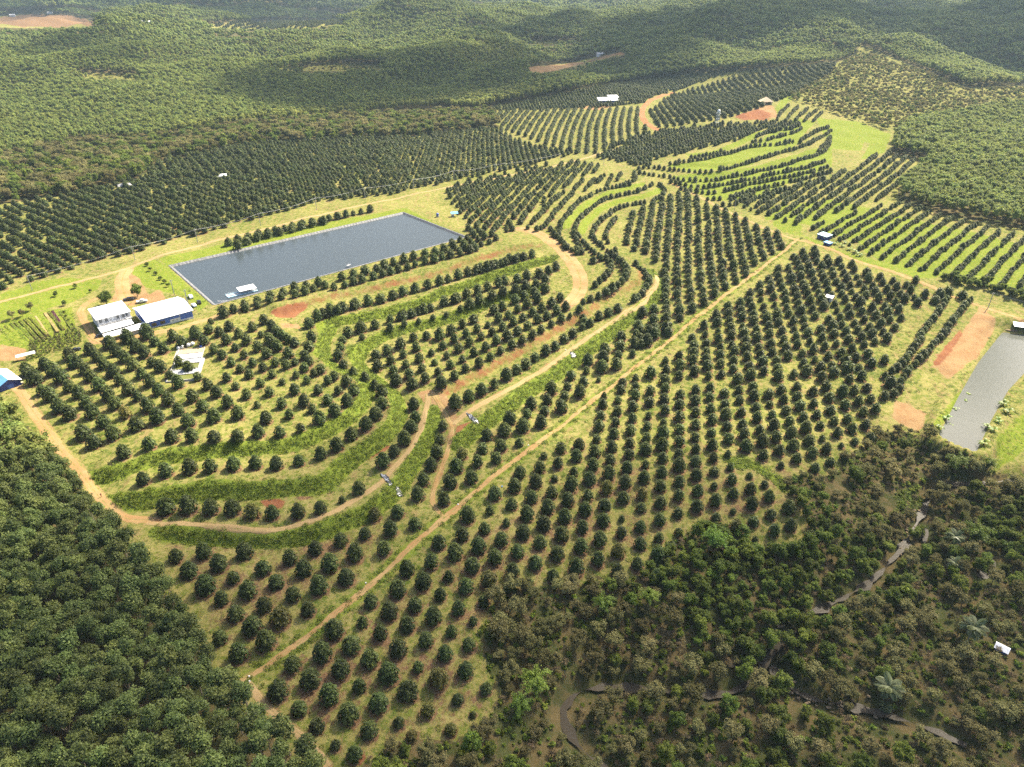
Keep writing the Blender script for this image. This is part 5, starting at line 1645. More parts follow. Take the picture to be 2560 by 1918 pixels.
for q, s, h, lb in PALMS:
    p = cast([q], h * s)[0]
    r = empty('coconut_palm', p, RNG.uniform(0, 6), s)
    tag(r, lb, 'palm', 'coconut palms')
    MB().tube([(0, 0, -.4), (.15, 0, h * .5), (.3, .1, h)], [.24, .17, .14], 7).build('trunk', M['palebark'], r)
    for kf in range(17):
        f = link(bpy.data.objects.new('frond', FROND), r)
        f.location = (.3, .1, h)
        f.rotation_euler = (RNG.normal() * .1, (-.75 + 1.15 * (kf / 16) ** .8) + RNG.normal() * .08, kf * 2.4 + RNG.normal() * .15)
    solid.append((p[0], p[1], 1.5))
thick = []
grid_taken = []
for n in range(len(cand)):
    if ds[n] < 1.9 + 1.1 * math.sin(n * 1.7):
        continue
    skip = False
    for g, pr in GAPS:
        if inpoly(np.array([px[n]]), np.array([py[n]]), g)[0] and RNG.uniform() > pr:
            skip = True
            break
    if skip:
        continue
    u = RNG.uniform()
    s = RNG.uniform(.42, 1.2)
    dm = 3.2 * (s * .6 + .42)
    x, y = cand[n]
    if any((x - a) ** 2 + (y - b) ** 2 < (r + 1.2) ** 2 for a, b, r in solid):
        continue
    if any(abs(x - t[0]) < 6 and (x - t[0]) ** 2 + (y - t[1]) ** 2 < (.5 * (dm + t[4])) ** 2 for t in thick):
        continue
    og = math.sin(x * .045 + 1.2) + math.sin(y * .06) + RNG.normal() * .8
    kind = 'olive' if og > -.35 else 'green'
    thick.append((x, y, zz[n], s, dm, kind, px[n], py[n]))
print('thicket', len(thick))
tv = [t for t in thick if -30 < t[6] < 2590 and t[7] < 1980]
far_t = []
idc = {'olive': 0, 'green': 0}


def zone(x, y):
    if y < 1320: return 'below the fish pond dam' if x > 2200 else 'at the orchard corner'
    if x > 2280: return 'around the small hut and palms' if y > 1480 else 'between the pool and the stream'
    if y > 1740: return 'in the lower gully below the stream bend'
    return 'on the bank between orchard and stream' if x < 1900 else 'beside the stream rapids'


for t in thick:
    v = -30 < t[6] < 2590 and t[7] < 1985
    if v and idc[t[5]] < 300:
        idc[t[5]] += 1
        zn = zone(t[6], t[7])
        ms, nm, lb = (OLIVE, 'olive_tree', 'grey olive scrub tree with open crown ') if t[5] == 'olive' else (GREEN, 'leafy_tree', 'dense green leafy tree ')
        plant('scrub_tree' if t[5] == 'olive' else 'leafy_tree', (t[0], t[1], t[2] - .1), t[3], RNG.uniform(0, 6.28), SCRUB_TRUNK, ms[int(RNG.integers(4))], lb + zn, 'tree', ('grey olive trees ' if t[5] == 'olive' else 'green leafy trees ') + zn, RNG.uniform(.75, 1.1))
    else:
        far_t.append(t)
# undergrowth between them
und = jgrid(-60, 420, 60, 330, 2.0, .5)
zu = hgt(und[:, 0], und[:, 1])
px, py, dpt = project(und[:, 0], und[:, 1], zu)
k = inpoly(px, py, THICKET) & (RNG.uniform(size=len(und)) < .85)
und, zu = und[k], zu[k]
ds = np.concatenate([np.sqrt(((und[s:s + 300, None] - STREAMPTS[None]) ** 2).sum(2)).min(1) for s in range(0, len(und), 300)])
redm = np.zeros(len(und))
for mk in ('red', 'soil', 'bright'):
    b = np.clip(((np.log(und[:, 1] + Y0) - GB[0]) / (GB[1] - GB[0])).astype(int), 0, NB - 1)
    a = np.clip(((und[:, 0] / (und[:, 1] + Y0) - GA[0]) / (GA[1] - GA[0])).astype(int), 0, NA - 1)
    redm = np.maximum(redm, MS[mk][b, a])
k = (ds > 3.2) & (redm < .4)
scatter('undergrowth', np.c_[und[k], zu[k]], RNG.uniform(.35, 1.0, int(k.sum())), BUSH[:2] + BUSHL + DRYB + BUSHY[:1], 'low mixed undergrowth covering the gully floor', 'undergrowth', 41)

# ------------------------------------------------------------------ weeds on the risers, grass tufts, banana plants
def mask_at(P, mk):
    b = np.clip(np.round((np.log(P[:, 1] + Y0) - GB[0]) / (GB[1] - GB[0])).astype(int), 0, NB - 1)
    a = np.clip(np.round((P[:, 0] / (P[:, 1] + Y0) - GA[0]) / (GA[1] - GA[0])).astype(int), 0, NA - 1)
    return MS[mk][b, a]


P = jgrid(-260, 330, 90, 520, 1.0, .5)
z, px, py, v = in_view(P, 0, 60)
w = mask_at(P, 'weed')
k = v & (w > .45) & (mask_at(P, 'soil') < .5) & (RNG.uniform(size=len(P)) < w * .8)
far = np.hypot(P[:, 0], P[:, 1])
wp = np.c_[P[k], z[k] - .08]
print('weeds', len(wp))
scatter('weeds', wp, RNG.uniform(.55, 1.15, len(wp)), WEEDS, 'lush green weeds growing on the terrace banks', 'weeds', 51)
k2 = v & (w < .3) & (mask_at(P, 'soil') < .35) & (mask_at(P, 'red') < .4) & (mask_at(P, 'wood') < .4) & ~inpoly(P[:, 0], P[:, 1], POND) & ~inpoly(P[:, 0], P[:, 1], POND2)
patch = np.sin(P[:, 0] * .21) * np.sin(P[:, 1] * .17 + 1) + np.sin(P[:, 0] * .53 + P[:, 1] * .41) * .6
k2 &= (RNG.uniform(size=len(P)) < .10 + .24 * np.clip(patch, 0, 1)) & (far < 430)
gp = np.c_[P[k2], z[k2] - .06]
print('grass', len(gp))
st = mask_at(gp, 'straw') > .35
scatter('grass', gp[~st], RNG.uniform(.35, .95, int((~st).sum())), LIMES + WEEDS[:1], 'rough grass tufts on the orchard floor', 'grass', 52)
scatter('dry_grass', gp[st], RNG.uniform(.35, .9, int(st.sum())), STRAWS + LIMES[:1], 'dry mown grass and mulch under the durian trees', 'grass', 53)
for i, q in enumerate([(900,330),(930,290),(975,255),(1000,215),(1015,190),(955,320),(1110,330),(1135,340),(1160,300),(1200,260),(1095,400),(1180,225)]):
    p = W('R7', [q], 1.0)[0]
    sd = 'fish pond bank facing the orchard' if q[0] < 1050 else 'far bank of the fish pond'
    plant('banana_plant', p, RNG.uniform(.9, 1.3), RNG.uniform(0, 6), BANANA_STEM, BANANA, 'leafy banana plant on the ' + sd, 'plant', 'banana plants on the ' + sd, 1.0, 'stem', 'leaves')
for i, q in enumerate([(440,190),(470,200),(500,215),(525,225),(480,185),(545,240)]):
    p = W('R6', [q], 1.0)[0]
    plant('banana_plant', p, RNG.uniform(.9, 1.2), RNG.uniform(0, 6), BANANA_STEM, BANANA, 'leafy banana plant beside the blue hut', 'plant', 'banana plants beside the blue hut', 1.0, 'stem', 'leaves')

# ------------------------------------------------------------------ farm buildings (frame: x along the warehouse front, y to the back)
def S1(p, h=0.0):
    return cast(np.array([p], float), h)[0]


FA, FB = S1((373, 822)), S1((486, 796))
FANG = math.atan2(FB[1] - FA[1], FB[0] - FA[0])


def floc(x, y):
    c, s = math.cos(FANG), math.sin(FANG)
    q = (FA[0] + c * x - s * y, FA[1] + s * x + c * y)
    return (*q, float(hgt(*q)))


def window_part(parent, x, y, z, w, h, mat='glass', frame='white', axis='x', out=-1):
    """window on a wall that faces -y (axis x) or -x (axis y): frame with a pane inside"""
    m = MB()
    f = .09
    if axis == 'x':
        m.box(x, x + w, y + out * .06, y, z, z + f).box(x, x + w, y + out * .06, y, z + h - f, z + h)
        m.box(x, x + f, y + out * .06, y, z + f, z + h - f).box(x + w - f, x + w, y + out * .06, y, z + f, z + h - f)
        m.box(x + w / 2 - .04, x + w / 2 + .04, y + out * .05, y, z + f, z + h - f)
        p = MB().box(x + f, x + w - f, y + out * .03, y + out * .004, z + f, z + h - f)
    else:
        m.box(x + out * .06, x, y, y + w, z, z + f).box(x + out * .06, x, y, y + w, z + h - f, z + h)
        m.box(x + out * .06, x, y, y + f, z + f, z + h - f).box(x + out * .06, x, y + w - f, y + w, z + f, z + h - f)
        p = MB().box(x + out * .03, x + out * .004, y + f, y + w - f, z + f, z + h - f)
    o = m.build('window', M[frame], parent)
    p.build('pane', M[mat], o)
    return o


def ribs(mb, x0, x1, ya, za, yb, zb, step=.9, th=.05, w=.07):
    x = x0 + step / 2
    while x < x1:
        mb.slab([(x, ya, za + th), (x + w, ya, za + th), (x + w, yb, zb + th), (x, yb, zb + th)], th * .9)
        x += step
    return mb


gz = min(floc(0, 0)[2], floc(22, 0)[2], floc(0, 22)[2])
r = empty('warehouse', (*floc(0, 0)[:2], gz - .1), FANG)
tag(r, 'large blue warehouse with white sheet roof beside the reservoir', 'building')
Wl, Dl, Eh, Rh = 22.6, 22.5, 5.0, 7.2
wall = MB()
wall.add([(0, 0, 1.3), (Wl, 0, 1.3), (Wl, 0, Eh), (0, 0, Eh)], [(0, 1, 2, 3)])
wall.add([(0, Dl, 0), (Wl, Dl, 0), (Wl, Dl, Eh), (0, Dl, Eh)], [(3, 2, 1, 0)])
wall.add([(0, 0, 1.3), (0, Dl, 1.3), (0, Dl, Eh), (0, 12, Rh), (0, 0, Eh)], [(4, 3, 2, 1, 0)])
wall.add([(Wl, 0, 1.3), (Wl, Dl, 1.3), (Wl, Dl, Eh), (Wl, 12, Rh), (Wl, 0, Eh)], [(0, 1, 2, 3, 4)])
wall.build('wall', M['blue'], r)
MB().box(-.06, Wl + .06, -.06, .12, -1.2, 1.32).box(-.06, .12, .12, Dl, -1.2, 1.32).box(Wl - .12, Wl + .06, .12, Dl, -1.2, 1.32).build('plinth', M['wall'], r)
MB().box(15.9, 16.1, -.1, -.01, 1.32, Eh).build('downpipe', M['white'], r)
MB().box(10.7, 15.8, -.09, -.01, 1.32, 2.9).build('wall_panel', M['wall'], r)
rf = MB()
rf.slab([(-.7, -.8, Eh - .02), (Wl + .7, -.8, Eh - .02), (Wl + .7, 12, Rh + .12), (-.7, 12, Rh + .12)], .1)
rf.slab([(-.7, 12, Rh + .12), (Wl + .7, 12, Rh + .12), (Wl + .7, Dl + .8, Eh - .02), (-.7, Dl + .8, Eh - .02)], .1)
ro = rf.build('roof', M['white'], r)
rb = MB()
ribs(rb, -.7, Wl + .7, -.8, Eh, 12, Rh + .14)
ribs(rb, -.7, Wl + .7, 12, Rh + .14, Dl + .8, Eh)
rb.build('roof_ribs', M['white'], ro)
for x in (1.6, 5.9):
    window_part(r, x, 0, 1.75, 2.4, 1.7, 'glass', 'wood')
for x, z in ((12.0, 1.7), (14.0, 2.0)):
    MB().box(x, x + .5, -.14, -.09, z, z + .45).build('vent', M['dark'], r)
# two storey house
r = empty('farmhouse', (*floc(-19.5, 16)[:2], floc(-12, 16)[2] - .2), FANG)
tag(r, 'white two-storey farmhouse with balcony next to the blue warehouse', 'building')
MB().box(0, 15.6, 0, 13, -.8, 6.3).build('wall', M['wall'], r)
rf = MB().slab([(-.6, -1.2, 6.35), (16.2, -1.2, 6.35), (16.2, 13.8, 7.5), (-.6, 13.8, 7.5)], .14).build('roof', M['white'], r)
ribs(MB(), -.6, 16.2, -1.2, 6.36, 13.8, 7.51, 1.1).build('roof_ribs', M['white'], rf)
b = MB().box(-.3, 16, -2.0, -.01, 2.95, 3.12).build('balcony', M['concrete'], r)
rl = MB().box(-.3, 16, -2.0, -1.93, 3.95, 4.05).box(-.3, 16, -2.0, -1.94, 3.5, 3.56)
for i in range(17):
    rl.box(-.3 + i * 1.01, -.22 + i * 1.01, -1.99, -1.93, 3.12, 3.95)
rl.build('railing', M['white'], b)
for i, x in enumerate((.7, 3.4, 9.0, 11.6, 13.4)):
    window_part(r, x, 0, 3.9, 1.5 if i < 4 else 1.2, 1.6, 'glass', 'grey')
d = MB().box(6.6, 7.8, -.08, -.005, 3.13, 5.4).build('door', M['white'], r)
MB().box(7.55, 7.62, -.14, -.08, 4.1, 4.25).build('handle', M['grey'], d)
for x in (0.1, 5.2, 10.3, 15.4):
    MB().box(x - .1, x + .1, -1.9, -1.7, 3.12, 6.3).build('post', M['wall'], r)
# porch and long lean-to in front
r = empty('porch', (*floc(-20.5, 7.2)[:2], floc(-12, 8)[2] - .2), FANG)
tag(r, 'low white flat-roofed porch below the farmhouse balcony', 'building')
MB().slab([(0, 0, 2.75), (15.8, .8, 2.75), (16.2, 7.3, 3.3), (0, 7.3, 3.3)], .12).build('roof', M['white'], r)
MB().box(.2, 4.2, .3, 7.1, -.8, 2.6).build('wall', M['wall'], r)
window_part(r, 1.4, .3, 1.0, 1.1, 1.0)
for x in (5.5, 8.5, 11.5, 14.5):
    MB().box(x, x + .16, .6, .76, -.8, 2.66).build('post', M['wall'], r)
r = empty('lean_to', (*floc(-20.8, -.8)[:2], floc(-10, 0)[2] - .2), FANG)
tag(r, 'long narrow white lean-to shed roof joined to the blue warehouse', 'building')
rf = MB().slab([(0, 0, 2.6), (20.6, -.6, 2.7), (20.7, 4.6, 3.7), (0, 4.6, 3.1)], .1).build('roof', M['white'], r)
ribs(MB(), .3, 20.2, .1, 2.64, 4.5, 3.2, 1.0).build('roof_ribs', M['white'], rf)
MB().box(10.5, 20.4, .1, .25, -.8, 2.55).build('wall', M['grey'], r)
for x in (.3, 3.6, 7.0):
    MB().box(x, x + .14, .2, .34, -.8, 2.55).build('post', M['white'], r)
MB().box(8, 10.2, 1.0, 3.5, -.5, 1.1).build('crate_stack', M['wood'], r)

# blue gabled shed on the left edge
p0 = S1((57, 964))
c0 = S1((17, 905), 5.0)
ang = math.radians(-52) + math.pi
r = empty('blue_shed', (p0[0] - .6, p0[1] + .4, p0[2] - .15), math.radians(142))
tag(r, 'blue gabled shed with white and sky blue roof at the left edge', 'building')
L_, W_ = 15.0, 8.6      # x runs along the ridge away from camera, y to the left
v = MB()
v.add([(0, 0, -.5), (0, W_, -.5), (0, W_, 3.2), (0, W_ / 2, 5.0), (0, 0, 3.2)], [(0, 1, 2, 3, 4)])
v.add([(L_, 0, -.5), (L_, W_, -.5), (L_, W_, 3.2), (L_, W_ / 2, 5.0), (L_, 0, 3.2)], [(4, 3, 2, 1, 0)])
v.add([(0, 0, -.5), (L_, 0, -.5), (L_, 0, 3.2), (0, 0, 3.2)], [(3, 2, 1, 0)])
v.add([(0, W_, -.5), (L_, W_, -.5), (L_, W_, 3.2), (0, W_, 3.2)], [(0, 1, 2, 3)])
v.build('wall', M['navy'], r)
ra = MB().slab([(-.6, -.7, 2.95), (L_ + .5, -.7, 2.95), (L_ + .5, W_ / 2, 5.15), (-.6, W_ / 2, 5.15)], .1).build('roof', M['white'], r)
rb_ = MB().slab([(-.6, W_ / 2, 5.15), (L_ + .5, W_ / 2, 5.15), (L_ + .5, W_ + .7, 2.95), (-.6, W_ + .7, 2.95)], .1).build('roof', M['skyblue'], r)
rb_['label'] = 'sky blue roof slope facing away from the farm'
ra['label'] = 'white roof slope facing the orchard'
MB().box(-.02, -.08, 3, 5.6, -.4, 2.4).build('door', M['blue'], r)
r2 = empty('annex', (*S1((44, 905)),), math.radians(38))
tag(r2, 'small open white-roofed annex behind the blue gabled shed', 'shelter')
MB().slab([(0, 0, 2.2), (8, 0, 2.2), (8, 2.4, 2.5), (0, 2.4, 2.5)], .08).build('roof', M['white'], r2)
for x in (.1, 3.8, 7.7):
    MB().box(x, x + .12, .1, .22, -.6, 2.15).build('post', M['wood'], r2)
for i, q in enumerate(((48, 962), (55, 960))):
    p = S1(q)
    bx = MB().box(-.7, .7, -.5, .5, -.1, .9)
    o = bx.build('crate', M['cream'])
    o.location, o.rotation_euler = tuple(p), (0, 0, .6)
    tag(o, 'pale wooden crate beside the blue shed gable', 'crate', 'crates by the blue shed')

# fertiliser basins
ta, tb = S1((447, 880)), S1((505, 872))
tang = math.atan2(tb[1] - ta[1], tb[0] - ta[0])
f0, f1 = S1((440, 883)), S1((524, 945))
r = empty('basin_block', (*ta[:2], min(ta[2], tb[2], f1[2]) + .15), tang)
tag(r, 'row of concrete liquid fertiliser basins among the durian trees', 'basin')
e = f1[:2] - ta[:2]
lx = np.linalg.norm(tb[:2] - ta[:2]) + 1.5
dy = -abs(-e[0] * math.sin(tang) + e[1] * math.cos(tang))
yb = np.linspace(1.0, dy, 7)
MB().box(-1.2, lx + 1.2, dy - .6, 1.6, -.9, .02).build('slab', M['concrete'], r)
mats_ = ['straw', 'white', 'grey', 'algae', 'grey', 'algae']
for i in range(6):
    y1, y0 = yb[i] - .15, yb[i + 1] + .15
    x0, x1 = (.2, lx - .4)
    wl = MB().box(x0 - .3, x1 + .3, y0 - .3, y0, .03, .75).box(x0 - .3, x1 + .3, y1, y1 + .14, .03, .75).box(x0 - .3, x0, y0, y1, .03, .75).box(x1, x1 + .3, y0, y1, .03, .75)
    o = wl.build('basin', M['concrete'], r)
    MB().box(x0 + .01, x1 - .01, y0 + .01, y1 - .01, .03, .5).build('basin_filling', M[mats_[i]], o)
    if i in (2, 4):
        tr = MB()
        for k in range(9):
            xx = x0 + (x1 - x0) * (k + .5) / 9
            tr.tube([(xx, y0, .8), (xx, y1, .8)], .07, 5)
        tr.build('pipe_rack', M['silver'], o)
for i, q in enumerate(((447, 874), (456, 871), (472, 866), (482, 863))):
    p = S1(q)
    m = MB()
    V, T = ell_core((0, 0, .75), (.95, .95, .95), 8, 6)
    V[:, :2] = np.sign(V[:, :2]) * np.abs(V[:, :2]) ** .75
    m.add(V, [tuple(t) for t in T])
    o = m.build('bulk_sack', M['sack'], None, True)
    o.location = tuple(p)
    tag(o, '%s bulky white sack behind the fertiliser basins, counted from the warehouse side' % ORD(i + 1), 'sack', 'white sacks by the basins')
p = S1((503, 869))
o = MB().tube([(0, 0, 0), (0, 0, 1.0), (0, 0, 1.15)], [.7, .7, .3], 10).build('water_tank', M['tank'], None, True)
o.location = tuple(p)
tag(o, 'small blue plastic tank at the corner of the fertiliser basins', 'tank')

# raft with pump house on the reservoir
ra_, rc_ = np.c_[at_plane(np.array([(570, 745), (645, 727)], float), -.45)]
rang = math.atan2(rc_[1] - ra_[1], rc_[0] - ra_[0])
r = empty('pump_raft', (*ra_, -.45), rang)
tag(r, 'pale blue floating pump raft with white roof near the reservoir corner', 'raft')
Lr = float(np.linalg.norm(rc_ - ra_))
MB().box(0, Lr, -.4, .5, -.25, .4).box(0, Lr, 3.6, 4.5, -.25, .4).box(0, .9, .51, 3.59, -.25, .38).build('float', M['paleblue'], r)
MB().box(0, Lr, 1.8, 2.3, .1, .45).build('walkway', M['wall'], r)
rl = MB()
for y in (-.3, 4.3):
    rl.box(0, Lr * .45, y, y + .06, 1.0, 1.08)
    for k in range(5):
        rl.box(Lr * .1 * k, Lr * .1 * k + .07, y, y + .06, .4, 1.0)
rl.build('railing', M['white'], r)
MB().slab([(Lr * .40, -.9, 2.3), (Lr * .96, -.9, 2.3), (Lr * .96, 4.9, 2.9), (Lr * .40, 4.9, 2.9)], .1).build('roof', M['white'], r)
for x in (Lr * .42, Lr * .68, Lr * .93):
    for y in (-.3, 4.3):
        MB().box(x, x + .1, y, y + .1, .4, 2.34).build('post', M['white'], r)
pu = MB().box(Lr * .5, Lr * .62, .6, 1.6, .41, 1.3).box(Lr * .7, Lr * .84, 2.5, 3.4, .41, 1.2)
pu.build('pump', M['grey'], r)
hose = np.c_[at_plane(np.array([(632, 742), (600, 752), (570, 757), (545, 760)], float), -.7)]
o = MB().tube([(x, y, -.75 + .25 * i) for i, (x, y) in enumerate(smooth(hose, 1))], .14, 6).build('suction_hose', M['sack'])
tag(o, 'pale hose running from the pump raft to the bank', 'hose')
q = np.c_[at_plane(np.array([(872, 668)], float), -.45)][0]
r = empty('pump_stand', (*q, -.45), .7)
tag(r, 'small metal pump stand in the water near the row of trees', 'stand')
MB().box(-1.4, 1.4, -.8, .8, 1.3, 1.4).build('platform', M['grey'], r)
for x in (-1.3, 1.2):
    for y in (-.7, .6):
        MB().box(x, x + .1, y, y + .1, -1.6, 2.2).build('post', M['grey'], r)
MB().tube([(-1.3, 0, 2.2), (1.3, 0, 2.2)], .09, 6).build('crossbar', M['silver'], r)


def simple_hut(name, p, ang, sx, sy, h, wallm, roofm, label, cat='hut', rise=.6, over=.4, win=True):
    r = empty(name, (p[0], p[1], p[2] - .1), ang)
    tag(r, label, cat)
    MB().box(0, sx, 0, sy, -.6, h).build('wall', M[wallm], r)
    rf = MB().slab([(-over, -over, h + .02), (sx + over, -over, h + .02), (sx + over, sy + over, h + rise), (-over, sy + over, h + rise)], .1).build('roof', M[roofm], r)
    d = MB().box(sx * .35, sx * .35 + 1.0, -.07, -.006, 0, min(2.1, h - .3)).build('door', M['dark'], r)
    if win:
        window_part(r, sx * .68, 0, h * .45, min(1.1, sx * .22), .9)
    return r


hb_ = S1((2042, 595))
he_ = S1((2062, 601))
ah = math.atan2(he_[1] - hb_[1], he_[0] - hb_[0])
simple_hut('blue_hut', hb_, ah + .05, 7.5, 5.6, 3.0, 'navy', 'paleblue', 'blue sheet hut with pale roof at the top end of the dirt road')
simple_hut('blue_annex', S1((2058, 612)), ah + .05, 4.6, 3.2, 2.2, 'navy', 'skyblue', 'lower dark blue annex in front of the blue hut', 'hut', .3, .3, False)
simple_hut('white_pump_house', S1((2062, 752)), -.6, 3.6, 3.2, 2.6, 'wall', 'white', 'small white pump house alone inside the big orchard block', 'hut', .4, .35, False)
# shelter and tank behind the reservoir
r = empty('blue_shelter', S1((1128, 543)), .2)
tag(r, 'small sky blue roofed shelter behind the reservoir', 'shelter')
MB().slab([(0, 0, 2.4), (5.5, 0, 2.4), (5.5, 3.6, 3.0), (0, 3.6, 3.0)], .1).build('roof', M['skyblue'], r)
for x in (.2, 5.1):
    for y in (.2, 3.2):
        MB().box(x, x + .14, y, y + .14, -.5, 2.4).build('post', M['wood'], r)
MB().box(.6, 2.4, .6, 2.8, -.3, 1.2).build('pump_box', M['grey'], r)
r = empty('water_tank', S1((1094, 542)), 0)
tag(r, 'small dark blue water tank on a stand at the reservoir bank', 'tank')
MB().box(-1, 1, -1, 1, -.3, .9).build('stand', M['grey'], r)
MB().tube([(0, 0, .9), (0, 0, 2.5), (0, 0, 2.9)], [1.0, 1.0, .3], 10).build('tank', M['tank'], r, True)
# far buildings
simple_hut('far_blue_house', S1((1498, 261)), .12, 26, 12, 5.0, 'blue', 'white', 'blue and white house on the pale yard among the far rows', 'building', 2.4, 1.0)
simple_hut('far_annex', S1((1522, 258)), .12, 13, 10, 7.5, 'wall', 'white', 'taller white gabled part beside the far blue house', 'building', 1.8, .8)
p = S1((1903, 264))
r = empty('hilltop_house', p, .1)
tag(r, 'small cream house with tall pyramid roof on the red clearing', 'building')
MB().box(0, 14, 0, 9, -1, 4.2).build('wall', M['cream'], r)
m = MB()
m.add([(-1, -1, 4.2), (15, -1, 4.2), (15, 10, 4.2), (-1, 10, 4.2), (7, 4.5, 9.5)], [(0, 1, 4), (1, 2, 4), (2, 3, 4), (3, 0, 4), (3, 2, 1, 0)])
m.build('roof', M['cream'], r)
for x in (1.5, 5.5, 10.0):
    window_part(r, x, 0, 1.2, 2.2, 2.0, 'dark', 'white')
p = S1((1792, 316))
r = empty('water_tower', p, .3)
tag(r, 'slim white water tower standing among the far orchard rows', 'tower')
for x in (-1.4, 1.2):
    for y in (-1.4, 1.2):
        MB().box(x, x + .28, y, y + .28, -.6, 14).build('leg', M['white'], r)
for z in (4, 8, 12):
    MB().box(-1.4, 1.48, -1.4, -1.2, z, z + .2).box(-1.4, 1.48, 1.25, 1.45, z, z + .2).box(-1.4, -1.2, -1.19, 1.24, z, z + .2).box(1.25, 1.45, -1.19, 1.24, z, z + .2).build('brace', M['white'], r)
MB().box(-2.2, 2.2, -2.2, 2.2, 14, 14.3).build('platform', M['grey'], r)
MB().tube([(0, 0, 14.3), (0, 0, 17.4), (0, 0, 18.0)], [1.7, 1.7, .5], 12).build('tank', M['white'], r, True)
p = S1((312, 464), 2.5)
r = empty('pavilion', p, .5)
tag(r, 'pale grey star-shaped canopy standing in the left orchard block', 'canopy')
m = MB()
m.add([(-6, -4, 2.6), (0, -3, 3.2), (6, -4.5, 2.6), (5, 0, 3.2), (6.5, 4.5, 2.6), (0, 3.5, 3.2), (-6, 4.5, 2.6), (-5, 0, 3.2), (0, 0, 5.2)], [(i, (i + 1) % 8, 8) for i in range(8)])
m.build('canopy_sheet', M['concrete'], r)
for x, y in ((-5.6, -3.7), (5.6, -4.1), (6, 4.1), (-5.6, 4.1)):
    MB().box(x, x + .14, y, y + .14, -.5, 2.65).build('post', M['grey'], r)
for i, (q, lb) in enumerate((((352, 108 * .5787), 'tiny white house on the crest of the forest ridge'), ((118, 62 * .5787), 'tiny white building on the rim of the far brown field'), ((24, 72 * .5787), 'tiny pale building at the left end of the far brown field'), ((1498, 246 * .5787), 'tiny white shed at the edge of the brown forest clearing'))):
    simple_hut('distant_house', S1(q), .2 * i, 16, 9, 5, 'wall', 'white', lb, 'building', 2.0, .8, False)
simple_hut('orchard_hut', S1((543, 448)), .3, 8, 5, 2.6, 'wall', 'white', 'small white hut in the clearing of the left orchard block', 'hut', .6, .5, False)
# jetty house of the fish pond
p = S1((2530, 822))
r = empty('jetty_house', (p[0], p[1], -9.3), -.38)
tag(r, 'white roofed timber jetty house at the head of the fish pond', 'hut')
MB().slab([(0, -2.0, 2.7), (16, -2.0, 2.7), (16, 2.6, 3.4), (0, 2.6, 3.4)], .1).build('roof', M['white'], r)
MB().box(.3, 15.6, 1.9, 2.1, -.4, 3.0).build('wall', M['wood'], r)
MB().box(-9, 16, -2.4, 1.8, -.2, .05).build('deck', M['wood'], r)
for x in (.2, 4, 8, 12, 15.5):
    MB().box(x, x + .16, -1.9, -1.74, -2.4, 2.65).build('post', M['wood'], r)
MB().box(-10, -.2, 2.2, 2.5, -.6, 1.6).build('retaining_wall', M['dark'], r)
# hut in the gully
p = S1((2486, 1625))
r = empty('gully_hut', (p[0], p[1], p[2] - .1), -.75, .72)
tag(r, 'small hut with tilted white roof and blue wall beside the coconut palm', 'hut')
MB().box(.2, 4.0, .3, 2.6, -.4, 1.7).build('wall', M['blue'], r)
MB().slab([(-.6, -.7, 1.9), (4.8, -.7, 1.9), (4.8, 1.6, 3.0), (-.6, 1.6, 3.0)], .07).slab([(-.6, 1.6, 3.0), (4.8, 1.6, 3.0), (4.8, 3.4, 2.1), (-.6, 3.4, 2.1)], .07).build('roof', M['white'], r)
for x in (0, 4.1):
    MB().box(x, x + .12, -.3, -.18, -.5, 1.95).build('post', M['wood'], r)

# ------------------------------------------------------------------ utility poles
POLES = [(70,628,60,585,'left edge, beside the long track'), (292,562,284,528,'fork of the long track above the garden'), (427,524,418,490,'near the reservoir corner'), (563,488,557,457,'reservoir bank, second along the track'), (684,453,680,425,'reservoir bank, third along the track'), (789,430,786,405,'reservoir bank, fourth along the track'),
 (377,638,371,608,'short pole on the lawn at the reservoir corner'), (407,660,400,625,'behind the blue warehouse by parked cars')]
POLES += [(q[0], q[1], q[0], q[1] - q[2], q[3]) for q in ((894,411,28,'far end of the reservoir'),(981,391,26,'far track, next to the curved rows'),(1069,377,26,'far track above the curved rows'),(1210,353,24,'junction of the far tracks'),(1304,357,18,'top of the curved terraces'),(1407,382,22,'edge of the terraced hill'),(1502,415,16,'edge track below the terraced hill'),(1586,456,14,'edge track above the blue hut'),(1411,212,14,'red bend among the far rows'),(1366,234,14,'left of the red bend'))]
PB = []
pole_mesh = MB().box(-.16, .16, -.13, .13, -.6, 9.5)
pole_me = mesh_from('pole_post', pole_mesh.v, pole_mesh.f, M['concrete'])
am = MB().box(-1.0, 1.0, -.07, .07, 8.7, 8.85)
arm_me = mesh_from('crossarm', am.v, am.f, M['concrete'])
im = MB()
for x in (-.9, 0, .9):
    im.tube([(x, 0, 8.86), (x, 0, 9.15)], [.08, .05], 6)
ins_me = mesh_from('insulators', im.v, im.f, M['sack'])


def pole(p, ang, label, h=1.0):
    r = empty('utility_pole', p, ang, (1, 1, h))
    tag(r, label, 'pole', 'utility poles')
    link(bpy.data.objects.new('post', pole_me), r)
    link(bpy.data.objects.new('crossarm', arm_me), r)
    link(bpy.data.objects.new('insulators', ins_me), r)
    return r


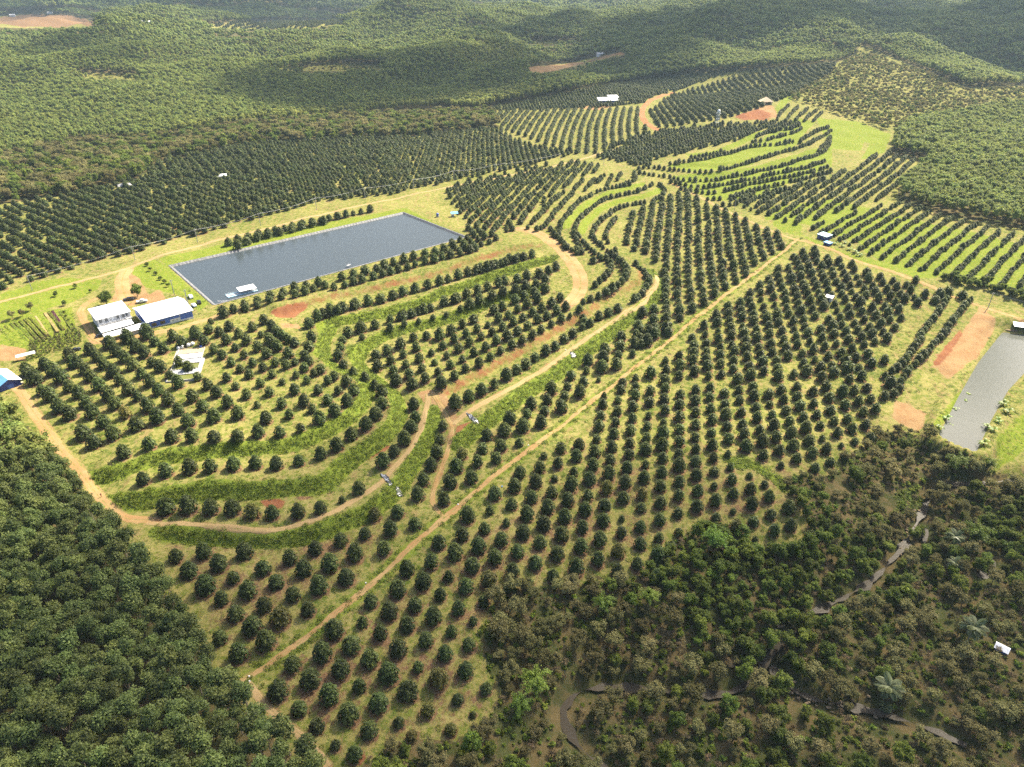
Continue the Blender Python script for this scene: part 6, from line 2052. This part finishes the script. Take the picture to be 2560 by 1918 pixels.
for x, y, x2, y2, wh in POLES:
    p = W('O', [(x, y)])[0]
    PB.append(p)
    pole(p, .9, 'slim pale utility pole at the ' + wh if not wh.startswith(('left', 'short', 'behind', 'near')) else 'slim pale utility pole, ' + wh)
pr_ = S1((2470, 770))
pole(pr_, .2, 'utility pole with crossarm above the red embankment of the fish pond')
wr = MB()
for run in ((0, 1, 2, 3, 4, 5, 8, 9, 10, 11),):
    for a, b in zip(run[:-1], run[1:]):
        for off in (-.9, .9):
            A_, B_ = PB[a] + np.array([off * .6, off * .8, 9.1]), PB[b] + np.array([off * .6, off * .8, 9.1])
            wr.tube([A_ * (1 - t) + B_ * t - np.array([0, 0, 1.4 * 4 * t * (1 - t)]) for t in np.linspace(0, 1, 7)], .035, 4)
tag(wr.build('power_line', M['grey']), 'thin electric wires strung between the poles along the track', 'wire')
wr = MB()
far_e = S1((2240, 700))
for off in (-.8, .8):
    A_, B_ = pr_ + np.array([off * .9, off * .2, 9.1]), pr_ + np.array([60 + off, -45, 7.0])
    wr.tube([A_ * (1 - t) + B_ * t - np.array([0, 0, 1.4 * 4 * t * (1 - t)]) for t in np.linspace(0, 1, 7)], .035, 4)
tag(wr.build('power_line', M['grey']), 'thin electric wires leading from the pole above the red embankment', 'wire')


# ------------------------------------------------------------------ vehicles in the yard
def car(p, ang, body, label, s=1.0, pickup=False):
    r = empty('parked_car', p, ang, s)
    tag(r, label, 'car', 'cars parked by the farm')
    prof = [(-2.2, .35), (2.2, .35), (2.25, .75), (2.1, 1.0), (1.0, 1.08), (.35, 1.62), (-1.0, 1.65), (-1.55, 1.1), (-2.2, 1.05)] if not pickup else [(-2.5, .4), (2.4, .4), (2.45, .8), (2.2, 1.1), (1.2, 1.2), (.6, 1.75), (-.6, 1.75), (-.75, 1.15), (-2.5, 1.1)]
    n = len(prof)
    V = [(x, -.86 * (.86 if z > 1.3 else 1), z) for x, z in prof] + [(x, .86 * (.86 if z > 1.3 else 1), z) for x, z in prof]
    Fc = [tuple(range(n)), tuple(range(2 * n - 1, n - 1, -1))] + [(i, i + n, (i + 1) % n + n, (i + 1) % n) for i in range(n)]
    MB().add(V, Fc).build('body', M[body], r)
    g = MB()
    g.slab([(.98, -.70, 1.10), (.98, .70, 1.10), (.42, .66, 1.60), (.42, -.66, 1.60)], .015)
    g.box(-.9, .25, -.80, -.775, 1.12, 1.55).box(-.9, .25, .775, .80, 1.12, 1.55)
    o = g.build('window', M['glass'], r)
    o.location.z = .012
    for x in (-1.4, 1.4):
        for y in (-.80, .80):
            w = MB().tube([(x, y - .1, .34), (x, y + .1, .34)], .34, 12).build('wheel', M['tyre'], r)
            MB().tube([(x, y - .12, .34), (x, y + .12, .34)], .17, 8).build('rim', M['grey'], w)
    for y in (-.6, .45):
        MB().box(2.24, 2.29, y, y + .16, .72, .86).build('headlight', M['glass'], r)
    return r


c_ = lambda x, y: (220 + .236 * x, 710 + .236 * y)
car(S1(c_(1090, 145)), 2.2, 'whitecar', 'pale car parked beside the reservoir corner', 1.1)
car(S1(c_(1178, 205)), 2.1, 'blackcar', 'black car parked on the grass near the reservoir corner', 1.1)
car(S1(c_(1125, 235)), 2.3, 'whitecar', 'white car parked behind the right end of the warehouse', 1.0)
car(S1(c_(435, 175)), .3, 'blackcar', 'dark pickup parked behind the farmhouse roof', 1.1, True)
car(S1(c_(575, 195)), .4, 'whitecar', 'white pickup parked between farmhouse and warehouse', 1.1, True)
car(S1((190, 878)), 1.0, 'blackcar', 'dark pickup parked at the edge of the bright shrub nursery', 1.0, True)
car(S1(c_(125, 560)), .9, 'blackcar', 'dark car half under the long lean-to roof', .9)

# yard trees and garden
for q, s, lb in (((262, 745), .78, 'round leafy yard tree left of the farm drive'), ((340, 725), .72, 'round leafy yard tree right of the farm drive')):
    p = S1(q, 4.0)
    plant('yard_tree', p, s, 1.0, BIG_TRUNK, BIGT[0 if s > .75 else 1], lb, 'tree')
SMALLT = [((161, 758), .55, 'small ball-shaped dark tree on the lawn above the garden'), ((187, 715), .5, 'young pale tree on the lawn beside the track'), ((138, 735), .55, 'loose young tree on the lawn near the garden'), ((75, 770), .8, 'spreading pale tree at the garden corner, nearest the track'), ((30, 790), .8, 'spreading pale tree at the left edge of the garden'), ((55, 785), .7, 'bushy pale tree between two spreading garden trees'), ((225, 725), .35, 'tiny clipped tree on the lawn near the drive')]
for q, s, lb in SMALLT:
    plant('garden_tree', S1(q, 1.5), s, RNG.uniform(0, 6), SCRUB_TRUNK, (GREEN if s < .6 else OLIVE)[1], lb, 'tree')
p = S1((2150, 955 * 0 + 876), 1)
ROWTREES = [(375, 672), (388, 683), (400, 695), (410, 703), (420, 712), (366, 660)]
for i, q in enumerate(ROWTREES):
    plant('avenue_shrub', S1(q, 1.2), .55, RNG.uniform(0, 6), SCRUB_TRUNK, GREEN[i % 4], '%s dark shrub of the row along the reservoir corner, from the yard side' % ORD(i + 1), 'shrub', 'shrubs along the reservoir corner', .7)
for i, q in enumerate([(172, 800), (180, 812), (186, 822), (193, 832), (200, 842), (165, 790), (160, 780)]):
    plant('path_shrub', S1(q, .6), .30, RNG.uniform(0, 6), SCRUB_TRUNK, GREEN[i % 4], '%s small shrub lining the curved red path' % ORD(i + 1), 'shrub', 'shrubs lining the curved path', .8)
# vegetable beds: each bed is a low ridge of soil with its crop
BEDS = [((14, 815), (62, 868), 'weed'), ((28, 808), (80, 868), 'lime'), ((38, 805), (92, 862), 'lime'), ((50, 802), (103, 856), 'weed'), ((62, 797), (112, 850), 'lime'), ((74, 793), (120, 842), 'weed'), ((2, 822), (45, 872), 'weed'), ((112, 782), (146, 832), 'dry'), ((122, 780), (160, 826), 'weed'), ((131, 778), (150, 806), 'purple'), ((150, 778), (184, 826), 'weed')]
BEDN = ['seventh', 'sixth', 'fifth', 'fourth', 'third', 'second', 'outermost', 'bare brown', 'leafy', 'purple', 'last']
for i, (a, b, kd) in enumerate(BEDS):
    A_, B_ = S1(a), S1(b)
    r = empty('vegetable_bed', A_, math.atan2(B_[1] - A_[1], B_[0] - A_[0]))
    tag(r, {'dry': 'bare brown bed right of the white garden path', 'purple': 'short purple leaved bed in the vegetable garden'}.get(kd, '%s green vegetable bed in the garden, left to right' % ORD(i + 1)), 'garden bed', 'vegetable beds')
    L = float(np.linalg.norm((B_ - A_)[:2]))
    MB().slab([(0, -.7, .22), (L, -.7, .22), (L, .7, .22), (0, .7, .22)], .5).build('soil', M['paleroad'], r).location.z = .02 + max(0, 0)
    if kd != 'dry':
        n = int(L * 26)
        P = np.c_[RNG.uniform(.2, L - .2, n), RNG.uniform(-.6, .6, n), RNG.uniform(.25, .6, n)]
        V, T = leaf_geo(P, RNG.normal(size=(n, 3)) + np.array([0, 0, .5]), np.tile([0, 0, 1.0], (n, 1)) + RNG.normal(size=(n, 3)) * .4, RNG.uniform(.35, .7, n), RNG.uniform(.2, .4, n))
        link(bpy.data.objects.new('crop', tri_mesh('crop', V, T, np.repeat(RNG.uniform(0, 1, n), 4), [M['lime' if kd == 'weed' else kd]])), r)['kind'] = 'stuff'
A_, B_ = S1((88, 790)), S1((124, 843))
tag(drape('garden_walk', 'narrow pale straight walk through the vegetable garden', .45, 'paleroad', np.array([A_, B_]), .12, 1.2, .03), 'narrow pale straight walk through the vegetable garden')
nur = W('S', [(75, 862), (100, 852), (130, 842), (160, 835), (185, 826), (203, 838), (205, 858), (180, 868), (140, 880), (100, 895), (70, 902)])
P = jgrid(nur[:, 0].min(), nur[:, 0].max(), nur[:, 1].min(), nur[:, 1].max(), 2.3, .2)
P = P[inpoly(P[:, 0], P[:, 1], nur)]
for i, (x, y) in enumerate(P[:300]):
    plant('nursery_shrub', (x, y, float(hgt(x, y))), .62 * RNG.uniform(.8, 1.2), RNG.uniform(0, 6), SCRUB_TRUNK, BUSHY[i % 3], 'bright green shrub in the dense nursery plot below the vegetable garden', 'shrub', 'nursery shrubs', 1.5)

# plastic sheets washed down the banks, litter, person
def plastic(poly, label, mat='plastic'):
    w = [S1(q) for q in poly]
    a, b, c, d = [np.array(q) for q in w]
    V, Fc, n, m = [], [], 10, 5
    for i in range(n + 1):
        for j in range(m + 1):
            s, t = i / n, j / m
            q = (a * (1 - s) + b * s) * (1 - t) + (d * (1 - s) + c * s) * t
            x, y = q[0] + RNG.normal() * .12, q[1] + RNG.normal() * .12
            V.append((x, y, float(hgt(x, y)) + .16 + .16 * abs(math.sin(j * 2.1 + i * .6)) + RNG.uniform(0, .08)))
    for i in range(n):
        for j in range(m):
            Fc.append((i * (m + 1) + j, (i + 1) * (m + 1) + j, (i + 1) * (m + 1) + j + 1, i * (m + 1) + j + 1))
    o = link(bpy.data.objects.new('plastic_sheet', mesh_from('plastic_sheet', V, Fc, [M['plastic'], M['silver']], [1 if RNG.uniform() < .30 else 0 for _ in Fc])))
    return tag(o, label, 'plastic sheet', 'plastic sheets on the banks')


e_ = lambda x, y: (900 + 140 / 1271 * x, 1160 + 140 / 1271 * y)
plastic([e_(440, 240), e_(680, 510), e_(740, 480), e_(600, 260)], 'black plastic sheet on the bank below the lowest terrace, upper of two')
plastic([e_(800, 520), e_(860, 730), e_(990, 740), e_(880, 530)], 'black plastic sheet on the bank below the lowest terrace, lower of two')
t6 = lambda x, y: (960 + S_ * x, 760 + S_ * y)
plastic([t6(632, 835), t6(690, 920), t6(735, 925), t6(665, 850)], 'black and silver plastic sheet beside the red track fork')
plastic([t6(1425, 375), t6(1440, 412), t6(1478, 412), t6(1455, 370)], 'crumpled dark plastic sheet at the edge of the bench track')
for i, (q, lb) in enumerate(((t6(1395, 355), 'pale scrap of sheet lying beside the crumpled plastic on the bench'), ((623, 1692), 'small white marker beside the lower end of the dirt road'), ((624, 1704), 'small white bag just below the roadside marker'), ((915, 1458), 'small white sign lying beside the dirt road'), ((1255, 1217), 'blue plastic crate under a durian tree by the road'), ((1321, 1114), 'small white post beside the dirt road'), ((1200 - 55, 1262), 'white litter on the grass verge of the road'))):
    p = S1(q)
    m = MB().box(-.3, .3, -.22, .22, 0, .1).box(-.22, .06, -.14, .16, .1, .3)
    o = m.build('roadside_scrap', M['skyblue' if 'blue' in lb else 'sack'])
    o.location, o.rotation_euler = (p[0], p[1], p[2] + .1), (0, .1, i * .7)
    tag(o, lb, 'litter')
# straw heap
p = S1((2040, 1330))
n = 260
a = RNG.uniform(0, 6.28, n)
P = np.c_[np.cos(a) * RNG.uniform(.3, 3.0, n), np.sin(a) * RNG.uniform(.3, 3.0, n), RNG.uniform(.1, .7, n)]
V, T = leaf_geo(P, np.c_[np.cos(a), np.sin(a), RNG.normal(size=n) * .2], np.tile([0, 0, 1.0], (n, 1)), RNG.uniform(1.2, 2.6, n), RNG.uniform(.1, .2, n))
o = link(bpy.data.objects.new('straw_heap', tri_mesh('straw_heap', V, T, np.ones(len(V)), [M['straw']])))
o.location = tuple(p)
tag(o, 'heap of pale dead bamboo canes at the orchard corner', 'heap')

# person in dark red clothes at the corner of the rubber stand
p = S1((254, 1243))
r = empty('person', (p[0], p[1], p[2] + .05), 2.2)
tag(r, 'person in dark red clothes walking on the path at the rubber stand edge', 'person')
bm_v = [(0, 0, .95), (0, 0, 1.2), (0, 0, 1.42), (0, .0, 1.52), (0, 0, 1.66), (0, .19, 1.40), (.06, .25, 1.12), (.16, .24, .90), (0, -.19, 1.40), (-.05, -.25, 1.12), (.06, -.25, .88), (0, .10, .90), (.10, .11, .48), (.02, .11, .06), (.14, .11, .03), (0, -.10, .90), (-.08, -.11, .48), (-.2, -.11, .08), (-.10, -.11, .03)]
bm_e = [(0, 1), (1, 2), (2, 3), (3, 4), (2, 5), (5, 6), (6, 7), (2, 8), (8, 9), (9, 10), (0, 11), (11, 12), (12, 13), (13, 14), (0, 15), (15, 16), (16, 17), (17, 18)]
bm_r = [.15, .14, .15, .06, .11, .06, .045, .035, .06, .045, .035, .085, .06, .04, .03, .085, .06, .04, .03]
me = bpy.data.meshes.new('body')
me.from_pydata(bm_v, bm_e, [])
me.materials.append(M['redcloth'])
bo = link(bpy.data.objects.new('body', me), r)
sk = bo.modifiers.new('skin', 'SKIN')
for i, rr_ in enumerate(bm_r):
    me.skin_vertices[0].data[i].radius = (rr_, rr_)
me.skin_vertices[0].data[0].use_root = True
bo.modifiers.new('sub', 'SUBSURF').render_levels = 1
V, T = ell_core((0.01, 0, 1.70), (.125, .115, .10), 8, 6)
MB().add(V, [tuple(t) for t in T]).build('hair', M['dark'], r, True)

# ------------------------------------------------------------------ clouds that shade the land (above the camera's view) and the haze
def cloud(poly_o, label, thick=1.0, soft=45, alt=1100.0, dens=.011, cell=22.0):
    pw = W('O', poly_o)[:, :2]
    x0, y0 = pw.min(0) - soft * 1.5
    x1, y1 = pw.max(0) + soft * 1.5
    cell = max(cell, (x1 - x0) / 90, (y1 - y0) / 90)
    gx, gy = np.meshgrid(np.arange(x0, x1, cell), np.arange(y0, y1, cell))
    d, _, _ = seg_dist(gx, gy, np.vstack([pw, pw[:1]]))
    sd = np.where(inpoly(gx, gy, pw), d, -d)
    nz = np.zeros(gx.shape)
    for i in range(9):
        an, wl = RNG.uniform(0, 6.28), soft * RNG.uniform(1.2, 4.5)
        nz += np.sin((gx * math.cos(an) + gy * math.sin(an)) * 6.283 / wl + RNG.uniform(0, 6.28)) * .33
    t = sst(-soft, soft * 1.3, sd + nz * soft * .45) * 170.0 * thick * (1 + .18 * nz)
    t = np.maximum(t, 0)
    sh = SUNV * (alt / SUNV[2])
    ny, nx = gx.shape
    on = t > 1.0
    V, Fc, ids = [], [], {}
    for j in range(ny):
        for i in range(nx):
            if on[j, i]:
                ids[(j, i)] = len(V)
                V.append((gx[j, i] + sh[0], gy[j, i] + sh[1], alt + t[j, i] * .72))
                V.append((gx[j, i] + sh[0], gy[j, i] + sh[1], alt - t[j, i] * .28))
    edges = {}
    for j in range(ny - 1):
        for i in range(nx - 1):
            c = [(j, i), (j, i + 1), (j + 1, i + 1), (j + 1, i)]
            if all(q in ids for q in c):
                a = [ids[q] for q in c]
                Fc.append(tuple(a))
                Fc.append(tuple(q + 1 for q in a[::-1]))
                for u, v in zip(a, a[1:] + a[:1]):
                    if (v, u) in edges:
                        del edges[(v, u)]
                    else:
                        edges[(u, v)] = 1
    for u, v in edges:
        Fc.append((v, u, u + 1, v + 1))
    m = bpy.data.materials.new('cloud_vapour')
    m.use_nodes = True
    nt = m.node_tree
    nt.nodes.remove(nt.nodes['Principled BSDF'])
    pv = nt.nodes.new('ShaderNodeVolumePrincipled')
    pv.inputs['Color'].default_value = (.95, .96, 1, 1)
    pv.inputs['Density'].default_value = dens
    nt.links.new(pv.outputs[0], nt.nodes['Material Output'].inputs['Volume'])
    o = link(bpy.data.objects.new('cloud', mesh_from('cloud', V, Fc, m, None, True)))
    return tag(o, label, 'cloud', None, 'stuff')


cloud([(-300,1150),(0,1130),(250,1075),(420,1040),(620,1010),(780,960),(900,905),(1050,905),(1180,950),(1300,985),(1500,1000),(1700,985),(1850,940),(2000,955),(2212,960),(2500,960),(2500,1750),(-300,1750)], 'broad flat cloud shading the nearest orchard and the gully', 1.0, 30, 900, .0065)
cloud([(520,180),(640,150),(820,132),(1000,128),(1180,135),(1260,150),(1290,168),(1220,195),(1120,212),(1000,228),(820,240),(680,245),(580,225)], 'cloud shading the dark forest hollow behind the orchards', 1.0, 60, 1000)
cloud([(1240,110),(1330,60),(1500,30),(1700,26),(1900,20),(2300,20),(2400,170),(2212,165),(2060,120),(1960,85),(1880,72),(1780,70),(1650,82),(1560,105),(1480,140),(1380,165),(1290,160)], 'long cloud shading the forested ridges to the right', 1.1, 70, 1100)
cloud([(-200,44),(0,40),(200,36),(420,30),(620,34),(760,30),(900,22),(700,14),(400,10),(0,10),(-200,14)], 'far cloud shading the hazy plain', .9, 150, 1200)
cloud([(1010,70),(1150,50),(1260,42),(1270,70),(1150,95),(1020,95)], 'small cloud shading the middle ridge', .8, 60, 1100)
cloud([(0,120),(60,100),(160,112),(240,128),(200,140),(60,138)], 'small cloud shading the wooded slope on the far side', .6, 40, 1050)

hz = NT('haze_air')
hz.t.nodes.remove(hz.b)
pv = hz.n('ShaderNodeVolumePrincipled')
pv.inputs['Color'].default_value = (.58, .79, 1.0, 1)
pv.inputs['Density'].default_value = .000052
pv.inputs['Anisotropy'].default_value = .15
hz.l(pv.outputs[0], hz.out.inputs['Volume'])
zmax = float(HG.max()) + 40
hb = MB().box(-19500, 19500, -900, 15000, float(HG.min()) - 4, max(200.0, zmax + 10)).build('haze', hz.m)
tag(hb, 'thin bluish air over the whole valley', 'haze', None, 'stuff')
